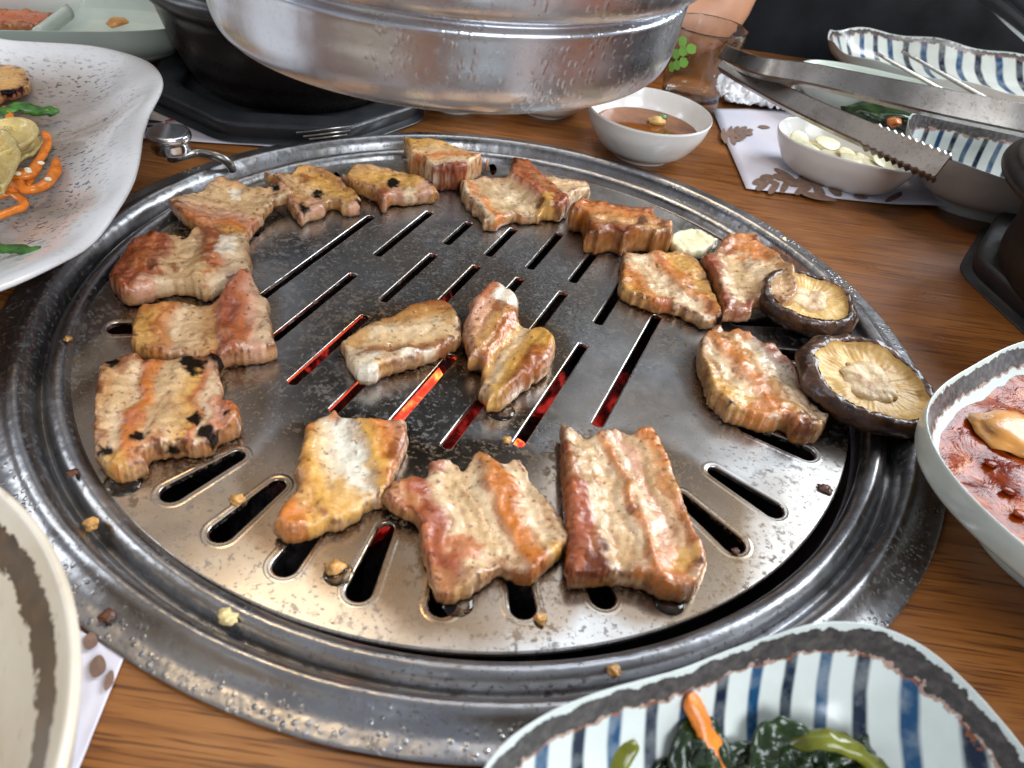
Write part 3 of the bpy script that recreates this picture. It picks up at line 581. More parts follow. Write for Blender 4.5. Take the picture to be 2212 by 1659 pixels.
slab('brown and cream pork slab at the left near the wavy plate', zl([(610, 280), (650, 230), (700, 150), (770, 60), (840, 20), (930, 20), (1020, 30), (1060, 45), (1100, 10), (1160, -20), (1230, -10), (1310, 10), (1370, 10), (1430, 60), (1445, 170), (1460, 200), (1440, 280), (1380, 330), (1290, 370), (1180, 415), (1100, 385), (1000, 385), (900, 410), (800, 440), (720, 430), (660, 360), (640, 320)]),
     14, ((270, 560), (545, 550)), [(-.1, 'red'), (.20, 'rust', .8), (.30, 'red', .6), (.36, 'fat', -.8), (.50, 'fat', -.6), (.58, 'brown', .6), (.72, 'rust', .9), (.80, 'cream', .6), (.92, 'cream'), (1.1, 'tan')],
     [(330, 585, 14, 'dark'), (430, 590, 24, 'gold'), (400, 615, 60, 'fat'), (350, 625, 22, 'cream'), (470, 615, 24, 'cream'), (310, 625, 24, 'pink'), (325, 508, 14, 'dark'), (490, 540, 24, 'white'), (375, 585, 10, 'brown')], seed=16, re=.5)
slab('pork slab with a raised pink right flap at the left of the plate', zl([(790, 480), (830, 430), (920, 420), (1030, 400), (1100, 420), (1180, 425), (1270, 405), (1300, 340), (1370, 280), (1420, 262), (1470, 300), (1500, 360), (1550, 430), (1560, 520), (1580, 620), (1595, 720), (1540, 765), (1440, 780), (1340, 790), (1290, 800), (1200, 800), (1000, 790), (860, 770), (780, 730), (755, 680), (770, 600), (760, 560)]),
     12, ((285, 700), (595, 690)), [(-.1, 'tan'), (.10, 'gold'), (.20, 'orange', .7), (.30, 'cream', -.6), (.42, 'fat', -.8), (.56, 'tan', -.3), (.62, 'red', 1.5), (.74, 'rust', 3.0), (.82, 'pink', 2.0), (.92, 'cream'), (1.1, 'pink')],
     [(500, 690, 22, 'red'), (520, 730, 26, 'rust'), (535, 605, 12, 'char'), (330, 665, 22, 'orange'), (520, 620, 16, 'rust'), (560, 760, 16, 'pink'), (300, 660, 14, 'brown')], [(535, 615, 7, 34)], seed=17)
slab('blackened golden pork slab at the left, most charred of all', zl([(590, 790), (640, 745), (720, 720), (790, 715), (830, 745), (930, 745), (1040, 730), (1120, 725), (1180, 730), (1230, 690), (1290, 760), (1305, 800), (1270, 850), (1290, 920), (1280, 970), (1340, 990), (1385, 1060), (1390, 1150), (1350, 1210), (1270, 1240), (1220, 1300), (1150, 1320), (1050, 1320), (930, 1330), (860, 1345), (850, 1400), (780, 1450), (700, 1470), (640, 1440), (590, 1390), (550, 1310), (545, 1180), (550, 1000), (570, 880)]),
     13, ((205, 900), (515, 900)), [(-.05, 'tan', .3), (.10, 'fat', -.2), (.19, 'cream', -.6), (.24, 'orange', .6), (.31, 'orange', 1.0), (.38, 'fat', .2), (.52, 'fat', .9), (.62, 'gold', .3), (.67, 'rust', .2), (.73, 'cream', -.5), (.84, 'pink', .4), (1.0, 'rust', .7)],
     [(418, 795, 26, 'char'), (474, 786, 20, 'char'), (300, 955, 16, 'char'), (296, 915, 24, 'rust'), (422, 912, 17, 'char'), (453, 945, 20, 'char'), (232, 984, 16, 'char'), (372, 970, 14, 'char'), (345, 967, 10, 'dark'), (222, 945, 16, 'brown'), (268, 785, 30, 'brown'), (240, 790, 16, 'char'), (216, 850, 12, 'dark'), (395, 960, 12, 'dark'), (250, 1010, 30, 'gold'), (250, 1030, 20, 'orange'), (490, 905, 8, 'char'), (470, 975, 18, 'dark'), (468, 850, 16, 'cream'), (490, 880, 22, 'rust'), (414, 870, 10, 'brown')], seed=18, re=.5, edge='rust', edge_w=.5)

# ------------------------------------------------------------------ mushrooms on the plate
def shiitake(label, c, rx, ry, rot, tilt, h, seed):
    t = thing('shiitake_mushroom', label, 'mushroom', group='grilled shiitake mushrooms')
    n = 220; a = np.linspace(0, 2 * np.pi, n, endpoint=False)
    prof = catmull([(.02, 0), (.35, .02), (.68, .12), (.90, .32), (1.0, .58), (.985, .80), (.93, .95), (.86, 1.0), (.80, .965)], 5)
    R = Matrix.Rotation(tilt[1], 3, 'Y') @ Matrix.Rotation(tilt[0], 3, 'X'); R = np.array(R)
    def place(Q): return Q @ R.T + np.array(c)
    def ringpts(s, z, wob=.11):
        w_ = 1 + wob * np.array([mnoise.fractal((math.cos(x) * 1.2, math.sin(x) * 1.2, seed + z * .6), 1, 2, 3) for x in a])
        x, y = rx * s * w_ * np.cos(a), ry * s * w_ * np.sin(a)
        cr, sr = math.cos(rot), math.sin(rot)
        zz = z * h + .12 * h * np.array([mnoise.fractal((math.cos(q) * 1.5, math.sin(q) * 1.5, seed + 9), 1, 2, 3) for q in a]) * s
        return np.c_[x * cr - y * sr, x * sr + y * cr, zz]
    cap = [ringpts(s, z) for s, z in prof]
    V, F = loft(cap, True, False); Vn = place(V)
    Vn = Vn + (nz(V, 260, 3, seed) * .0006)[:, None] * np.array([0.5, 0.5, 1])
    recalc(mesh_obj('cap', Vn, F, M['cap'], t))
    gp = catmull([(.80, .965), (.77, .88), (.66, .80), (.50, .77), (.34, .78), (.2, .80), (.02, .80)], 4)
    V, F = loft([ringpts(s, z) for s, z in gp], False, True); V = V + np.c_[np.zeros((len(V), 2)), nz(V, 130, 3, seed + 3) * .0011 + np.tile(np.sin(a * 55 + 2.5 * np.sin(a * 3 + seed)), len(gp)) * .00012 * np.repeat(np.clip(gp[:, 0] - .3, 0, .35) / .35, n)]
    recalc(mesh_obj('gills', place(V), F, M['gill'], t))
    sp = catmull([(.40, .74), (.38, .82), (.32, .88), (.2, .90), (.1, .87), (.01, .86)], 3)
    V, F = loft([ringpts(s, z, .35) for s, z in sp], False, True)
    V = V + np.c_[np.zeros((len(V), 2)), nz(V, 110, 3, seed + 5) * .0011]
    recalc(mesh_obj('stem', place(V), F, M['stem'], t))
    return t
k = NT('mushroom_cap'); k.set(Base_Color=k.mix(k.ramp(k.noise(95, 6, .65), [(.36, 0.0), (.66, 1.0)]), (.020, .0085, .0045), (.105, .042, .018)), Roughness=.32, Coat_Weight=.15)
ck = k.ramp(k.noise(120, 3, .5, k.map((1, 1, .4))), [(.69, 0.0), (.72, 1.0)]); k.set(Normal=k.bump(k.noise(260, 5), .7, .001)); M['cap'] = k.m
k = NT('mushroom_gills'); k.set(Base_Color=k.mix(k.ramp(k.noise(60, 6, .65), [(.35, 0.0), (.65, 1.0)]), (.42, .23, .060), (.70, .47, .165)), Roughness=.45, Normal=k.bump(k.noise(420, 4), .45, .0007)); M['gill'] = k.m
k = NT('mushroom_stem'); k.set(Base_Color=k.mix(k.ramp(k.noise(100, 6, .65), [(.35, 0.0), (.62, 1.0)]), (.36, .18, .07), (.76, .60, .36)), Roughness=.5, Normal=k.bump(k.noise(300, 5), .6, .0012)); M['stem'] = k.m
m1 = un(1738, 655, .008); shiitake('dark shiitake mushroom cap half under a pork slice at the rear', (m1[0], m1[1], ZP + .002), .0245, .0225, .2, (.05, .05), .013, 1.3)
m2 = un(1862, 850, .006); shiitake('dark shiitake mushroom cap overhanging the plate edge at the right', (m2[0], m2[1], ZP + .0045), .0305, .0240, -.35, (.14, .06), .0135, 5.2)

def lump(name, label, cat, c, r, m, seed, group=None, subd=3, amp=.3, sc=1.4):
    bm = bmesh.new(); bmesh.ops.create_icosphere(bm, subdivisions=subd, radius=1)
    for v in bm.verts:
        v.co *= 1 + amp * mnoise.fractal(v.co * sc + Vector((seed * 5.1, seed, 0)), 1, 2, 4)
        v.co = Vector((v.co.x * r[0], v.co.y * r[1], v.co.z * r[2])) + Vector(c)
    me = bpy.data.meshes.new(name); bm.to_mesh(me); bm.free(); me.materials.append(M[m])
    me.polygons.foreach_set('use_smooth', [True] * len(me.polygons))
    o = bpy.data.objects.new(name, me); COL.objects.link(o)
    if label: tag(o, label, cat, group)
    return o
slab('pale garlic clove piece on the plate rim between pork pieces', [(1448, 515), (1470, 500), (1500, 497), (1525, 505), (1548, 522), (1535, 545), (1510, 560), (1475, 560), (1452, 545)], 9, ((1450, 530), (1548, 525)), [(0, 'white'), (.5, 'cream'), (1, 'white')], z0=.5, seed=30, name='garlic_piece', mat_='garlic', group=None, cat='garlic', rough=.6, re=.4)
for i, (x, y, z, r, m, lab) in enumerate([
    (490, 1333, .0022, .0042, 'crumb_pale', 'pale garlic crumb on the front left of the ring'), (195, 1131, .0025, .0036, 'crumb', 'orange crumb on the left of the ring above the brown rimmed bowl'),
    (1328, 1449, .0028, .0030, 'crumb', 'round amber crumb on the ring behind the striped dish'), (722, 1226, ZP + .001, .0048, 'crumb', 'amber greasy crumb on the plate between two radial slots'),
    (1168, 1337, ZP + .001, .0030, 'crumb', 'small amber crumb below the wide front pork slice'), (1690, 519, .0015, .0034, 'crumb_pale', 'yellow crumb on the table beside the ring at the right'),
    (147, 731, .0025, .0022, 'crumb', 'tiny orange crumb on the ring at the far left'), (1783, 1055, ZP + .0006, .0040, 'crumb_dark', 'dark burnt flake near the right edge of the plate'),
    (1095, 950, ZP + .0008, .0026, 'crumb', 'brown crumb between two slots behind the wide front slice'), (512, 1080, ZP + .0006, .0034, 'crumb', 'brown grease scrap beside a radial slot at the left'),
    (155, 1021, .0026, .0030, 'crumb_dark', 'dark burnt flake on the left of the ring'), (230, 1330, .003, .0034, 'crumb_dark', 'long dark flake on the flange by the brown rimmed bowl'), (1590, 1190, ZP + .0006, .0022, 'crumb_dark', 'dark flake at the end of a radial slot at the right'),
    (1422, 574, ZP + .0115, .0022, 'crumb', 'reddish scrap lying on the pork slice left of the garlic')]):
    lump('food_crumb', lab, 'crumb', un(x, y, z), (r * .62, r * .55, r * .40 if 'dark' not in m else r * .15), m, i + 1, 'food crumbs', 3, .6)
for i, (x, y, r, lab) in enumerate([(266, 1043, .0060, 'clear oil bead under the charred left slab'), (1082, 888, .0055, 'clear oil bead at the tip of the twisted centre piece'), (988, 1302, .0050, 'clear oil bead under the wide front pork slice'), (1445, 1300, .0050, 'clear oil bead under the large front pork slice'), (731, 1240, .0045, 'clear oil bead around the amber crumb')]):
    p = un(x, y, ZP); V, F = revolve(catmull([(1, 0), (.93, .10), (.7, .2), (.35, .26), (.02, .27)], 3) * np.array([r, r]), (p[0], p[1], ZP), 40, cap1=True)
    tag(recalc(mesh_obj('oil_bead', V, F, M['oil'])), lab, 'oil', 'oil beads on the plate')

# ------------------------------------------------------------------ exhaust hood
hood = thing('exhaust_hood', 'round steel exhaust hood hanging over the back of the grill', 'exhaust hood')
HC = (-.0294, .060, .0975)
V, F = revolve(catmull([(.0800, .0030), (.0845, .0006), (.0880, .0010), (.0912, .0040), (.0930, .0090), (.0937, .0150), (.0940, .0200), (.0946, .0258), (.0948, .0278), (.0936, .0292)], 5), HC, 160)
recalc(mesh_obj('lower_band', V, F, M['hood'], hood))
V, F = revolve(catmull([(.0936, .0290), (.0928, .0302), (.0938, .0314), (.0982, .0326), (.1010, .0365), (.1022, .047), (.1024, .070), (.1000, .095), (.085, .115)], 5), HC, 160)
recalc(mesh_obj('upper_band', V, F, M['hood'], hood))
V, F = revolve([(.0850, .115), (.060, .135), (.055, .16), (.055, .80)], HC, 96); recalc(mesh_obj('duct', V, F, M['hood'], hood))
V, F = revolve([(.0800, .0030), (.079, .010), (.079, .05), (.06, .06), (.002, .06)], HC, 96); recalc(mesh_obj('inner_wall', V, F, M['basin'], hood))

# ------------------------------------------------------------------ dishes
def sq_outline(n=128, p=3.2):
    a = np.linspace(0, 2 * np.pi, n, endpoint=False); c, s = np.cos(a), np.sin(a)
    r = (np.abs(c) ** p + np.abs(s) ** p) ** (-1 / p)
    return a, np.c_[r * c, r * s]
def dish(part, c, sx, sy, rot, prof, m, parent, p=3.2, wave=0.0, waven=4, wph=0.0, n=128, dens=6, wob=0.0, seed=0):
    """prof: (scale, z, rad) from the inside centre over the rim to the foot; rad is 0 at the centre, 1 on the rim edge"""
    a, O = sq_outline(n, p); P = catmull(prof, dens); rings = []; rad = []
    cr, sr = math.cos(rot), math.sin(rot)
    wv = np.cos(waven * a + wph)
    wb = 1 + wob * np.array([mnoise.fractal((math.cos(q) * 2.2, math.sin(q) * 2.2, seed), 1, 2, 3) for q in a])
    for s, z, r in P:
        k_ = max(0, 1 - abs(1 - r) * 2.2)
        x, y = O[:, 0] * sx * s * (1 + (wb - 1) * k_), O[:, 1] * sy * s * (1 + (wb - 1) * k_)
        rings.append(np.c_[c[0] + x * cr - y * sr, c[1] + x * sr + y * cr, c[2] + z + wave * wv * k_]); rad += [r] * n
    V, F = loft(rings, True, True)
    return recalc(mesh_obj(part, V, F, m, parent, True, {'rad': np.array(rad)}))

def striped_mat(name, rot, period, off, edge0=.80, edge1=.95, band=(.075, .065, .062), blue=(.010, .062, .145), navy=(.005, .013, .034), white=(.66, .70, .66), r_in=0.25):
    k = NT(name)
    rad = k.attr('rad', 'Fac')
    v = k.map((1, 1, 1), (0, 0, rot)); x = k.xyz(v)
    ph = k.math('ADD', k.math('DIVIDE', x[0], period), off)
    ph = k.math('ADD', ph, k.math('MULTIPLY', k.math('SUBTRACT', k.noise(30, 2), .5), .30))
    fr = k.math('ABSOLUTE', k.math('SUBTRACT', k.math('FRACT', ph), .5))
    st = k.ramp(fr, [(.13, 1.0), (.22, 0.0)])
    alt = k.math('GREATER_THAN', k.math('FRACT', k.math('MULTIPLY', k.math('FLOOR', ph), .5)), .25)
    bl = k.mix(alt, blue, navy)
    wh = k.mix(k.ramp(k.noise(45, 4), [(.4, 0.0), (.7, 1.0)]), white, tuple(q * .86 for q in white))
    inside = k.math('MULTIPLY', k.math('LESS_THAN', rad, edge0), k.math('GREATER_THAN', rad, r_in))
    c = k.mix(k.math('MULTIPLY', k.math('MULTIPLY', st, inside), k.ramp(k.noise(160, 3), [(.3, .75), (.6, 1.0)])), wh, bl)
    jr = k.math('ADD', rad, k.math('MULTIPLY', k.math('SUBTRACT', k.noise(230, 4, .6), .5), .14))
    rust = k.math('MULTIPLY', k.math('GREATER_THAN', jr, edge0 - .016), k.math('LESS_THAN', jr, edge1))
    c = k.mix(k.math('MULTIPLY', rust, .7), c, (.30, .09, .025))
    bnd = k.math('MULTIPLY', k.math('GREATER_THAN', jr, edge0), k.math('LESS_THAN', jr, edge1))
    bc = k.mix(k.ramp(k.noise(420, 4), [(.4, 0.0), (.7, 1.0)]), tuple(q * .7 for q in band), tuple(q * 1.7 for q in band))
    c = k.mix(bnd, c, bc)
    k.set(Base_Color=c, Roughness=k.mix(bnd, (.20, .20, .20), (.26, .26, .26)), Coat_Weight=.1, Normal=k.bump(k.noise(60, 3), .08, .002))
    return k.m
M['stripe_front'] = striped_mat('striped_glaze_front', math.radians(-10), .0094, .2, .825, .945, band=(.055, .046, .042))
M['stripe_right'] = striped_mat('striped_glaze_right', math.radians(20), .0095, .0, .78, .95)
M['stripe_far'] = striped_mat('striped_glaze_far', math.radians(-20), .014, .3, .93, .985, white=(.66, .68, .62))
M['red_dish'] = striped_mat('dark_rim_glaze', 0, .5, .0, .78, .935, band=(.085, .078, .075), blue=(.6, .66, .62), navy=(.6, .66, .62), white=(.62, .68, .62))

DP = [(.02, .004, 0), (.45, .0042, .30), (.68, .007, .48), (.84, .016, .62), (.93, .025, .76), (.985, .0325, .92), (1.0, .0350, 1.0), (1.0, .0335, 1.05), (.965, .025, 1.15), (.86, .0125, 1.35), (.66, .006, 1.6), (.64, .0, 1.7), (.58, .0, 1.75)]
# front right striped dish
d1 = thing('striped_dish', 'blue striped square dish with greens at the bottom right', 'dish')
D1C = (.0985, -.2345, 0)
dish('bowl', D1C, .0655, .0655, math.radians(27), DP, M['stripe_front'], d1, 4.0, .0026, 4, math.pi, wob=.012)
def onpx(px, z): return np.array([un(x, y, z_) for (x, y), z_ in zip(px, np.broadcast_to(np.asarray(z, float), (len(px),)))])
def strip(name, label, cat, px, z, r, m, flat=.5, group=None, n=12, taper=True):
    P = catmull(onpx(px, z), 8); rr = np.full(len(P), r)
    if taper:
        t = np.linspace(0, 1, len(P)); rr = r * np.clip(np.minimum(t, 1 - t) * 6 + .35, 0, 1)
    V, F = sweep(P, rr, n, flat); V = V + nz(V, 260, 3, px[0][0])[:, None] * r * .22
    o = recalc(mesh_obj(name, V, F, M[m])); tag(o, label, cat, group); return o
strip('carrot_strip', 'orange carrot strip standing up in the front striped dish', 'carrot', [(1486, 1500), (1508, 1550), (1535, 1605), (1570, 1680)], [.026, .022, .018, .012], .0028, 'carrot', .6)
strip('green_leaf', 'olive green blade at the left of the front striped dish', 'greens', [(1335, 1580), (1318, 1620), (1290, 1668), (1270, 1720)], [.020, .018, .014, .012], .0055, 'green_stem', .18, 'greens in the striped dish')
strip('greens_stalk', 'curved olive green stem arching in the front striped dish', 'greens', [(1690, 1632), (1735, 1602), (1790, 1598), (1850, 1622), (1900, 1665), (1930, 1710)], [.014, .018, .020, .018, .014, .012], .0026, 'green_stem', .7, 'greens in the striped dish')
strip('green_leaf', 'small upright green tip behind the arching stem', 'greens', [(1862, 1590), (1870, 1610), (1885, 1635)], [.018, .016, .012], .0016, 'green_dark', .7, 'greens in the striped dish')

def leaf(name, label, cat, px, z, w_, m, crumple=.5, cup=.25, group=None, seed=0, n=14):
    P = catmull(onpx(px, z), 9); m_ = len(P); T = np.gradient(P, axis=0); T /= np.linalg.norm(T, axis=1)[:, None]; V, F = [], []
    for i in range(m_):
        t = i / (m_ - 1); s = np.cross(T[i], (0, 0, 1)); s /= np.linalg.norm(s) + 1e-9
        ww = w_ * (math.sin(math.pi * min(1, t * .9 + .08)) ** .6) * (1 + .18 * mnoise.noise((t * 7, seed, 0)))
        for j in range(n + 1):
            v = j / n * 2 - 1; q = P[i] + s * v * ww + np.array((0, 0, cup * w_ * v * v))
            q = q + np.array((0, 0, 1)) * crumple * w_ * .45 * mnoise.fractal((t * 6, v * 2.4, seed * 3.7), 1, 2, 3); V.append(q)
    for i in range(m_ - 1):
        for j in range(n):
            a = i * (n + 1) + j; F.append((a, a + 1, a + n + 2, a + n + 1))
    o = mesh_obj(name, V, F, M[m]); md = o.modifiers.new('thick', 'SOLIDIFY'); md.thickness = .0006 if m != 'onion' else .0016; md.offset = 0
    return tag(o, label, cat, group)
for i, (px, z, w_, lab) in enumerate([
    ([(1640, 1720), (1660, 1650), (1700, 1612), (1750, 1625), (1770, 1680)], [.012, .015, .019, .017, .013], .0062, 'dark wilted leaf below the arching stem in the front dish'),
    ([(1495, 1720), (1488, 1650), (1515, 1602), (1550, 1625), (1575, 1690)], [.012, .016, .020, .018, .013], .0055, 'glossy dark wilted leaf beside the carrot strip'),
    ([(1560, 1660), (1620, 1655), (1680, 1670), (1740, 1720)], [.013, .014, .015, .012], .0060, 'dark leaf lying between the carrot strip and the arching stem'),
    ([(1400, 1740), (1450, 1690), (1510, 1665), (1570, 1690)], [.011, .013, .014, .012], .0050, 'dark leaf low at the left of the carrot strip'),
    ([(1760, 1700), (1820, 1665), (1880, 1690), (1940, 1740)], [.012, .014, .014, .011], .0050, 'dark leaf at the right under the arching stem')]):
    leaf('green_leaf', lab, 'greens', px, z, w_, 'green_dark', 1.0, .2, 'greens in the striped dish', i + 1)
# red stew dish at the right
d2 = thing('stew_dish', 'square dish with dark rim holding red stew at the right edge', 'dish')
D2C = (.2400, -.0870, 0)
dish('bowl', D2C, .0735, .0735, math.radians(41), [(.02, .013, 0), (.5, .0135, .35), (.75, .017, .55), (.90, .024, .72), (.975, .032, .90), (.995, .0350, 1.0), (1.003, .0335, 1.06), (1.0, .0280, 1.15), (.975, .0235, 1.25), (.86, .0190, 1.4), (.70, .0165, 1.5), (.645, .012, 1.6), (.625, .0, 1.7), (.54, .0, 1.75)], M['red_dish'], d2, 3.0, .001, 4, math.pi)
a_, O_ = sq_outline(96, 3.0); cr, sr = math.cos(math.radians(41)), math.sin(math.radians(41))
rings = []
for s in np.linspace(.02, .90, 22):
    x, y = O_[:, 0] * .0735 * s, O_[:, 1] * .0735 * s
    P_ = np.c_[D2C[0] + x * cr - y * sr, D2C[1] + x * sr + y * cr, np.full(96, .0232)]
    P_[:, 2] += nz(P_, 55, 4, 3) * .0016 + nz(P_, 160, 3, 6) * .0006; rings.append(P_)
V, F = loft(rings, True, False); tag(recalc(mesh_obj('red_stew', V, F, M['broth'])), 'thick red chilli stew filling the square dish', 'stew')
p = un(2192, 935, .0245); lump('fish_cake', 'glossy tan fish cake piece lying in the red stew', 'fish cake', p, (.014, .011, .0026), 'tofu', 3, amp=.38)
for i, (x, y) in enumerate([(2140, 1000), (2180, 1060), (2120, 900), (2205, 1110)]):
    lump('chilli_flake', ['red flake left of the fish cake low in the stew', 'red flake below the fish cake in the stew', 'dark red flake at the upper left of the stew', 'red flake at the lower right of the stew'][i], 'chilli flake', un(x, y, .0242), (.0026, .002, .0005), 'broth', i + 20, 'flakes in the stew', 2)

# bottom left brown rimmed bowl
def rimbowl_mat():
    k = NT('brown_rim_glaze'); rad = k.attr('rad', 'Fac')
    wh = k.mix(k.ramp(k.noise(40, 4), [(.4, 0.0), (.7, 1.0)]), (.72, .65, .53), (.62, .53, .40))
    inn = k.mix(k.ramp(rad, [(.66, 1.0), (.70, 0.0)]), wh, (.48, .39, .27))
    sp = k.ramp(k.noise(200, 5, .6, k.map((1, .5, 1))), [(.64, 0.0), (.72, 1.0)])
    inn = k.mix(k.math('MULTIPLY', sp, .55), inn, (.38, .20, .07))
    jr = k.math('ADD', rad, k.math('MULTIPLY', k.math('SUBTRACT', k.noise(190, 5, .75), .5), .085))
    b = k.math('MULTIPLY', k.math('GREATER_THAN', jr, .825), k.math('LESS_THAN', jr, .905))
    c = k.mix(b, inn, k.mix(k.ramp(k.noise(170, 4), [(.35, 0.0), (.7, 1.0)]), (.030, .014, .006), (.095, .046, .022)))
    k.set(Base_Color=c, Roughness=.22); return k.m
M['rimbowl'] = rimbowl_mat()
b1 = thing('brown_rim_bowl', 'white bowl with a brown painted rim at the bottom left corner', 'bowl')
dish('bowl', (-.1365, -.2475, 0), .091, .091, 0, [(.02, .008, 0), (.45, .009, .35), (.66, .014, .58), (.735, .018, .68), (.80, .027, .74), (.89, .039, .82), (.955, .047, .91), (.985, .0500, .965), (1.0, .0495, 1.0), (1.0, .0470, 1.05), (.95, .036, 1.2), (.75, .014, 1.45), (.52, .004, 1.65), (.50, 0, 1.7), (.45, 0, 1.75)], M['rimbowl'], b1, 2.0, .0, n=160)

# wavy plate at the left with vegetables
def wavy_mat():
    k = NT('speckled_plate'); rad = k.attr('rad', 'Fac')
    br = k.ramp(k.noise(16, 5, .6), [(.35, 0.0), (.7, 1.0)])
    base = k.mix(k.ramp(rad, [(.45, 1.0), (.75, 0.0)]), k.mix(br, (.48, .46, .46), (.36, .285, .22)), (.25, .185, .13))
    wh = (.78, .78, .79)
    c = k.mix(k.ramp(k.math('ADD', rad, k.math('MULTIPLY', k.math('SUBTRACT', k.noise(26, 4), .5), .18)), [(.72, 0.0), (.90, 1.0)]), base, wh)
    stk = k.map((1, 1, 1), (0, 0, math.radians(25)))
    sp = k.ramp(k.noise(400, 3, .55, k.map((.7, 1.2, 1), (0, 0, math.radians(-30)))), [(.565, 0.0), (.62, 1.0)])
    den = k.math('MULTIPLY', k.ramp(k.noise(22, 3), [(.34, .2), (.52, 1.0)]), k.ramp(rad, [(.76, 1.0), (.92, .12)]))
    c = k.mix(k.math('MULTIPLY', sp, den), c, (.085, .085, .095))
    oil = k.ramp(k.noise(20, 5, .6, k.map(loc=(.2, .4, 0))), [(.5, 0.0), (.68, .6)])
    c = k.mix(k.math('MULTIPLY', oil, k.ramp(rad, [(.6, 1.0), (.8, 0.0)])), c, (.25, .16, .085))
    k.set(Base_Color=c, Roughness=.2, Coat_Weight=.35); return k.m
M['wavy'] = wavy_mat()
wp = thing('wavy_plate', 'white wavy edged plate with grey speckles at the left', 'plate')
edge_px = [(0, 622), (60, 597), (120, 565), (165, 545), (195, 530), (225, 490), (262, 430), (285, 385), (300, 330), (303, 290), (318, 245), (340, 205), (350, 178), (343, 155), (318, 132), (290, 120), (245, 107), (190, 96), (110, 90), (40, 87), (0, 86)]
zed = [.030, .031, .031, .029, .028, .030, .033, .035, .036, .036, .036, .037, .038, .036, .033, .031, .031, .032, .033, .033, .033]
E_ = onpx(edge_px, zed)
cen = np.array([-.305, .020])
ang = np.arctan2(E_[:, 1] - cen[1], E_[:, 0] - cen[0]); rr_ = np.hypot(E_[:, 0] - cen[0], E_[:, 1] - cen[1])
aa = np.linspace(0, 2 * np.pi, 180, endpoint=False)
A_ = np.r_[ang, [2.2, 2.8, 3.4, 4.0]]; R_ = np.r_[rr_, [.17, .17, .165, .15]]; Z_ = np.r_[E_[:, 2], [.033, .034, .033, .031]]
A_ = np.mod(A_, 2 * np.pi); o_ = np.argsort(A_); A_, R_, Z_ = A_[o_], R_[o_], Z_[o_]
Rr = np.interp(aa, A_, R_, period=2 * np.pi); Zr = np.interp(aa, A_, Z_, period=2 * np.pi)
for _ in range(3): Rr = (np.roll(Rr, 1) + 2 * Rr + np.roll(Rr, -1)) / 4; Zr = (np.roll(Zr, 1) + 2 * Zr + np.roll(Zr, -1)) / 4
fold = .0035 * np.maximum(0, np.cos((aa - np.mod(ang[12], 6.2832)) * 9)) ** 2
rings, rad = [], []
for s, z, r in catmull([(.02, .012, 0), (.4, .012, .4), (.62, .0145, .6), (.78, .020, .74), (.89, .028, .86), (.965, .033, .95), (1.0, .0333, 1.0), (.998, .0312, 1.03), (.95, .028, 1.1), (.80, .015, 1.3), (.55, .0075, 1.6), (.53, .0065, 1.7), (.2, .0065, 1.8), (.02, .0065, 1.85)], 5):
    k_ = np.clip((r if r <= 1 else 2 - r) - .45, 0, 1) / .55
    rings.append(np.c_[cen[0] + np.cos(aa) * Rr * s, cen[1] + np.sin(aa) * Rr * s, z + k_ * (Zr - .0333) - (fold * k_ * (1.05 - k_) * 3)]); rad += [r] * len(aa)
V, F = loft(rings, True, True); recalc(mesh_obj('body', V, F, M['wavy'], wp, True, {'rad': np.array(rad)}))
V, F = revolve([(.075, .0), (.085, .0), (.087, .0075), (.073, .0075)], (cen[0] - .01, cen[1], 0), 64, True, True); recalc(mesh_obj('foot', V, F, M['white'], wp))
zv = .0185
strip('scallion_strip', 'dark green scallion strip lying on the wavy plate', 'scallion', [(-20, 262), (10, 242), (45, 230), (85, 240), (129, 239)], zv + .004, .0040, 'scallion', .4)
strip('scallion_strip', 'bright green scallion end at the lower edge of the wavy plate', 'scallion', [(-30, 535), (20, 537), (60, 541), (100, 548)], .024, .0030, 'scallion', .4)
for i, (px, z, lab) in enumerate([
    ([(12, 232), (20, 255), (24, 278)], zv + .003, 'short carrot strip below the scallion on the wavy plate'),
    ([(92, 285), (103, 305), (92, 335), (70, 368), (62, 400)], zv + .003, 'bent carrot strip reaching up beside the onion'),
    ([(120, 342), (118, 372), (98, 398), (66, 410), (48, 405), (36, 392), (42, 375), (72, 368)], zv + .004, 'looped orange carrot strip, rightmost on the wavy plate'),
    ([(78, 355), (68, 375), (40, 380), (10, 372)], zv + .006, 'carrot strip crossing the carrot loop'),
    ([(-20, 420), (20, 412), (48, 402)], zv + .002, 'carrot strip left of the carrot loop'),
    ([(-20, 428), (20, 420), (48, 430), (50, 446), (20, 458), (-30, 478)], zv + .002, 'thin hooked carrot strip, lowest of the carrots')]):
    strip('carrot_strip', lab, 'carrot', px, z, .0026 if i not in (1, 5) else .0020, 'carrot', .7, 'carrots on the wavy plate')
leaf('onion_strip', 'thick pale onion slice curling on the wavy plate', 'onion', [(-40, 320), (0, 292), (35, 285), (55, 300), (40, 325), (-5, 350)], zv + .006, .0062, 'onion', .35, .7, 'onions on the wavy plate', 166)
leaf('onion_strip', 'long yellow onion slice at the left edge of the photo', 'onion', [(-5, 300), (12, 330), (14, 370), (2, 420)], zv + .008, .0058, 'onion', .35, .7, 'onions on the wavy plate', 167)
leaf('onion_strip', 'brown tinted onion slice under the carrots', 'onion', [(95, 310), (60, 335), (35, 352), (20, 372)], zv - .001, .0052, 'onion', .35, .7, 'onions on the wavy plate', 168)
